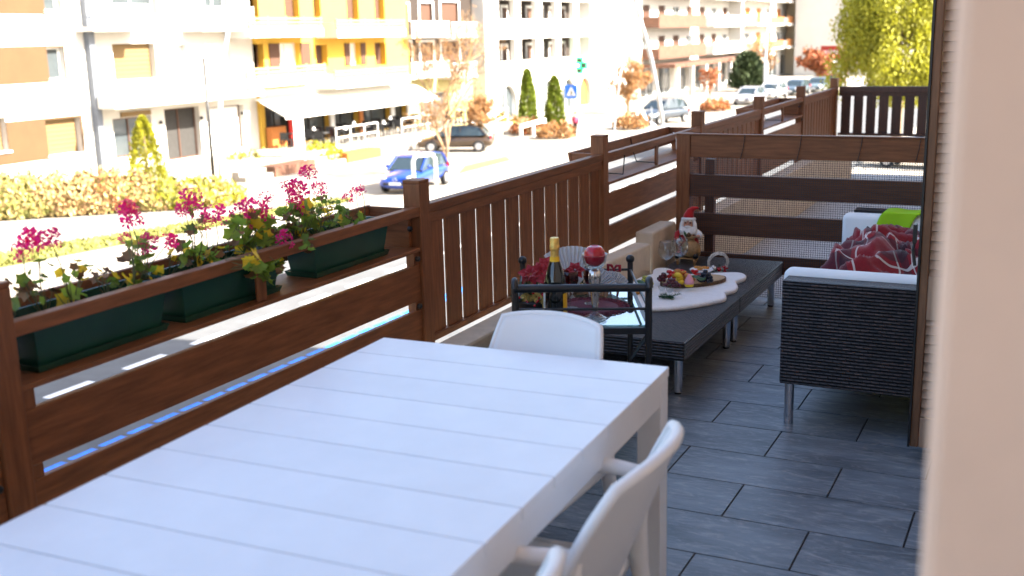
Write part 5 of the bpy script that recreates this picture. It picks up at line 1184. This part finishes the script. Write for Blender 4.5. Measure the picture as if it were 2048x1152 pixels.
# ================================================================ lamps, hoops, bench, person
def pole(nm, lab, pts, rs_, mt, extra=None):
    t = thing(nm, lab, 'lamp post', pts[0]); part('pole', MB().tube(pts, rs_, 8), mt, t, 'all'); part('base', MB().lathe([(rs_[0]*1.9, 0), (rs_[0]*1.8, .08), (rs_[0]*1.1, .12)], 12, pts[0]), mt, t)
    return t
q = onZ((431, 402), G); tp = onX((411, 115), q.x)
t = pole('street_pole', 'slim black straight pole beyond the geraniums', [q, Vector((q.x, q.y, tp.z))], [.07, .055], BLACKP)
GRYL = mat('grey_lamp_steel', (.36, .38, .4), .5, var=.1)
q = onZ((444, 404), G); pts = [q]+[onX(p, q.x) for p in ((441, 300), (440, 200), (450, 100), (462, 20), (475, -60), (500, -110))]
t = pole('street_lamp', 'curved pale grey street lamp next to the black pole', pts, [.11, .1, .1, .09, .085, .08, .06], GRYL); part('lamp_head', MB().box(pts[-1].x-.12, pts[-1].x+.12, pts[-1].y-.1, pts[-1].y+.7, pts[-1].z-.08, pts[-1].z+.05), GRYL, t)
q = onZ((1326, 252), G); pts = [q]+[onX(p, q.x) for p in ((1318, 200), (1303, 120), (1287, 60), (1272, 5), (1255, -60))]
t = pole('street_lamp', 'leaning grey street lamp with a second strut by the parked car', pts, [.16, .15, .14, .13, .12, .08], GRYL)
p2 = onX((1228, 262), q.x-1.5); part('strut', MB().tube([pts[4], onX((1240, 150), q.x-.8), Vector((p2.x, p2.y, G))], .06, 6), GRYL, t)
part('lamp_head', MB().box(pts[-1].x-.15, pts[-1].x+.15, pts[-1].y-1.2, pts[-1].y+.1, pts[-1].z-.06, pts[-1].z+.08), GRYL, t)
q = onZ((1528, 195), G); pts = [q]+[onX(p, q.x) for p in ((1530, 130), (1535, 60), (1548, -20))]
pole('street_lamp', 'thin pale street lamp before the timber balcony house', pts, [.13, .12, .1, .09], GRYL)
q = onZ((1768, 215), G); d_ = ray((1740, 100)); p0 = CAM+d_*(70/d_.y)
a_, c_ = onZ((829, 396), G), onZ((873, 391), G); zt = onX((850, 310), (a_.x+c_.x)/2).z
hp = thing('barrier_hoop', 'white painted tubular hoop before the blue car', 'barrier', (a_+c_)/2)
part('hoop', MB().tube([a_, Vector((a_.x, a_.y, zt-.2)), Vector((a_.x*.9+c_.x*.1, a_.y*.9+c_.y*.1, zt-.03)), a_.lerp(c_, .2)+Vector((0, 0, zt-G)), a_.lerp(c_, .8)+Vector((0, 0, zt-G)), Vector((a_.x*.1+c_.x*.9, a_.y*.1+c_.y*.9, zt-.03)), Vector((c_.x, c_.y, zt-.2)), c_], .075, 10), WFR, hp, 'all')
a_, c_ = onZ((1042, 276), G), onZ((1090, 268), G)
bb = thing('white_barrier', 'low white wooden barrier between the two thujas and road', 'barrier', (a_+c_)/2)
for f in (0, .5, 1): p = a_.lerp(c_, f); part('post', MB().box(p.x-.08, p.x+.08, p.y-.08, p.y+.08, G, G+.75), WFR, bb)
part('beam', MB().bar(a_+Vector((0, 0, .72)), c_+Vector((0, 0, .9)), .16, .22), WFR, bb)
# blue and white flag near the leaning lamp, seen just above the railing
fg = thing('road_flag', 'small blue white flag on a thin pole beside the leaning street lamp', 'flag', onZ((1306, 268), G))
p = onX((1303, 250), -22); part('pole', MB().tube([(-22, p.y, G), (-22, p.y, onX((1283, 218), -22).z)], .025, 6), GRYL, fg)
part('cloth', MB().grid(lambda u, v: onX((1280+u*24+v*8, 219+u*34+5*math.sin(u*5)), -22)+Vector((0, .1*math.sin(u*6+v*2), -.12*v)), 8, 3), FLAGB, fg, 'all')
# person walking by the pharmacy
pc = onZ((1151, 273), G); ps = thing('person', 'person in a pink top and dark trousers walking on the pavement before the pharmacy', 'person', pc)
def skin_person(t, c, H):
    b = MB(); s = H/1.75
    def P(x, y, z): return c+Vector((x*s, y*s, z*s))
    b.tube([P(0, .12, .02), P(-.02, .02, .08), P(-.03, .0, .48), P(-.06, .0, .9), P(-.05, 0, 1.0)], [.05*s, .055*s, .065*s, .09*s, .12*s], 10)
    b.tube([P(.06, -.2, .05), P(.07, -.26, .09), P(.06, -.1, .48), P(.06, 0, .9), P(.05, 0, 1.0)], [.05*s, .055*s, .065*s, .09*s, .12*s], 10)
    b.tube([P(0, 0, .95), P(0, 0, 1.1), P(0, .01, 1.32), P(0, .01, 1.44), P(0, 0, 1.5), P(0, 0, 1.56)], [.15*s, .14*s, .18*s, .16*s, .06*s, .055*s], 12)
    for sg, fw in ((-1, .16), (1, -.14)): b.tube([P(sg*.16, 0, 1.4), P(sg*.22, 0, 1.15), P(sg*.22, fw, .92), P(sg*.22, fw*1.2, .82)], [.06*s, .05*s, .04*s, .035*s], 8)
    b.sphere(P(0, .01, 1.64), .105*s, 14, 10, (.85, .95, 1.15))
    o = part('body', b, SKIN, t, 'all')
    part('trousers', MB().tube([P(-.02, .02, .1), P(-.03, .0, .48), P(-.06, .0, .9), P(-.04, 0, 1.02)], [.07*s, .08*s, .105*s, .13*s], 10).tube([P(.07, -.25, .1), P(.06, -.1, .48), P(.06, 0, .9), P(.04, 0, 1.02)], [.07*s, .08*s, .105*s, .13*s], 10), BLACKP, t, 'all')
    j = MB().tube([P(0, 0, .94), P(0, 0, 1.1), P(0, .01, 1.34), P(0, .01, 1.47)], [.19*s, .175*s, .2*s, .1*s], 12)
    for sg, fw in ((-1, .16), (1, -.14)): j.tube([P(sg*.15, 0, 1.42), P(sg*.225, 0, 1.15), P(sg*.22, fw, .9)], [.08*s, .065*s, .055*s], 8)
    part('top', j, mat('pink_top', (.4, .06, .12), .8), t, 'all')
    part('hair', MB().sphere(P(0, .03, 1.68), .115*s, 14, 10, (.9, .95, 1.05)), DARKW, t, 'all')
skin_person(ps, pc, 1.55)
# ================================================================ cars
TYRE = mat('tyre', (.015, .015, .016), .8); RIM = mat('alloy_rim', (.5, .5, .52), .3, metal=.8); CGL = mat('car_glass', (.02, .03, .035), .05, spec=.8, var=0); HL = mat('headlight', (.75, .76, .78), .1, var=0, coat=1); PLT = mat('number_plate', (.8, .8, .78), .5, var=0)
def car(lab, loc, rz, col, L=4.25, W=1.78, H=1.48, emblem=False, suv=False, group=None):
    t = thing('parked_car', lab, 'car', loc, rz, group); pm_ = mat('car_paint', col, .3, var=.03, coat=.8, metal=.2)
    h = L/2; g = .2 if not suv else .26
    hood, belt = (.88, .96) if not suv else (1.02, 1.1)
    sec = [(-h, .45, .75, .80), (-h+.12, g, .86, .92), (-h+.7, g, belt, .99), (-.9, g, belt, 1), (.2, g, belt, 1), (.85, g, belt-.02, 1), (1.1, g, hood+.03, .99), (h-.55, g, hood-.08, .97), (h-.15, g, .70, .92), (h, .32, .58, .80)]
    b = MB(); v = []
    for x, zb, zt, wk in sec:
        w_ = W/2*wk; v += [(x, -w_*.96, zb), (x, -w_, (zb+zt)*.5), (x, -w_*.95, zt), (x, 0, zt+.025), (x, w_*.95, zt), (x, w_, (zb+zt)*.5), (x, w_*.96, zb)]
    k = 7; f = [(i*k+j, (i+1)*k+j, (i+1)*k+(j+1) % k, i*k+(j+1) % k) for i in range(len(sec)-1) for j in range(k)]+[tuple(range(k)), tuple((len(sec)-1)*k+j for j in range(k))[::-1]]
    bo_ = part('body', b.add(v, f), pm_, t, 'all', world=False); bo_.modifiers.new('sub', 'SUBSURF').render_levels = 1
    gs = [(-h+.35, belt-.03, belt, .8), (-h+.75, belt-.05, H-.12, .74), (-.75, belt-.05, H-.02, .76), (.0, belt-.05, H-.04, .76), (.35, belt-.05, H-.14, .75), (1.12, belt-.1, belt-.04, .8)]
    v = []
    for x, zb, zt, wk in gs: v += [(x, -W/2*.93, zb), (x, -W/2*wk, zt), (x, W/2*wk, zt), (x, W/2*.93, zb)]
    f = [(i*4+j, (i+1)*4+j, (i+1)*4+(j+1) % 4, i*4+(j+1) % 4) for i in range(len(gs)-1) for j in range(4)]+[(0, 1, 2, 3), tuple((len(gs)-1)*4+j for j in range(4))[::-1]]
    part('windows', MB().add(v, f), CGL, t, world=False)
    v = []
    for x, zb, zt, wk in gs[1:5]: v += [(x, -W/2*(wk+.012), zt-.05), (x, -W/2*(wk-.03), zt+.025), (x, W/2*(wk-.03), zt+.025), (x, W/2*(wk+.012), zt-.05)]
    part('roof', MB().add(v, [(i*4+j, (i+1)*4+j, (i+1)*4+(j+1) % 4, i*4+(j+1) % 4) for i in range(3) for j in range(4)]+[(0, 1, 2, 3), (15, 14, 13, 12)]), pm_, t, True, world=False)
    for s_ in (-1, 1):
        for xa, za, xb, zb in ((.30, H-.06, 1.12, belt-.04), (-.35, H-.02, -.35, belt-.02), (-h+.72, H-.1, -h+.36, belt)):
            part('pillar', MB().bar((xa, s_*W/2*.775, za), (xb, s_*W/2*.87, zb), .07, .05), pm_, t, world=False)
        part('headlight', MB().sphere((h-.13, s_*W/2*.72, .70), .17, 10, 8, (.7, 1.1, .55)), HL, t, 'all', world=False); part('mirror', MB().sphere((.72, s_*(W/2+.06), belt+.06), .1, 8, 6, (.6, 1, .7)), pm_, t, 'all', world=False)
        part('tail_light', MB().sphere((-h+.1, s_*W/2*.8, .82), .13, 8, 6, (.6, .8, 1)), CANDLE, t, 'all', world=False)
        for x in (-h+.78, h-.85):
            R9 = Matrix.Rotation(R_(90), 4, 'X'); wl = part('wheel', MB().lathe([(.2, -.1), (.31, -.1), (.325, -.06), (.325, .06), (.31, .1), (.2, .1)], 22, (x, s_*(W/2-.08), .325), M=R9), TYRE, t, True, world=False)
            part('rim', MB().lathe([(.03, -.112), (.19, -.104), (.2, -.09), (.2, .09), (.19, .104), (.03, .112)], 16, (x, s_*(W/2-.08), .325), M=R9, flute=.03, nf=5), RIM, wl, True, world=False)
    part('grille', MB().box(h-.04, h+.012, -W*.3, W*.3, .40, .50), BLACKP, t, world=False); part('number_plate', MB().box(h+.0125, h+.025, -.26, .26, .41, .52), PLT, t, world=False)
    if emblem:
        e = MB(); c0 = Vector((h+.025, 0, .62)); e.tube([c0+Vector((0, .085*math.cos(a), .085*math.sin(a))) for a in [2*math.pi*i/18 for i in range(18)]], .011, 6, closed=True)
        for pts_ in ([(-.045, .07), (0, .008), (.045, .07)], [(-.07, .035), (-.035, -.065), (0, -.005), (.035, -.065), (.07, .035)]): e.tube([c0+Vector((0, y, z)) for y, z in pts_], .009, 5)
        part('emblem', e, RIM, t, 'all', world=False)
    return t
car('blue hatchback parked behind the white hoop', (-24.75, 40.6, G+.004), R_(-82), (.01, .045, .3), emblem=True)
p = onZ((862, 304), G); car('dark brown car parked behind the bare tree', (p.x+1.2, p.y+.8, G+.004), R_(200), (.05, .03, .015), 4.3)
p = onZ((1310, 250), G); car('dark grey off road car parked beside the leaning lamp', (p.x, p.y+1.5, G+.004), R_(-110), (.04, .05, .065), 4.4, 1.85, 1.7, suv=True)
for px, py, col, lab, a in ((1500, 208, (.3, .3, .32), 'silver car parked before the ivy covered conifer', -95), (1592, 190, (.05, .07, .08), 'dark teal car parked before the timber balcony house', -95), (1636, 184, (.1, .13, .13), 'grey green car parked behind the dark teal car', -93), (1662, 176, (.4, .02, .04), 'red car parked beside the russet leaved tree', -92), (1545, 197, (.55, .56, .58), 'white car parked between the silver and the dark teal cars', -95)):
    p = onZ((px, py), G); car(lab, (p.x, p.y, G+.004), R_(a), col, 4.2, group='cars parked along the street')
p = onZ((1845, 283), G); d_ = ray((1840, 275)); car('silver car parked below the far end of the balcony', (onZ((1845, 281), G+1.2).x, onZ((1845, 281), G+1.2).y, G+.004), R_(170), (.5, .55, .6), 4.3)
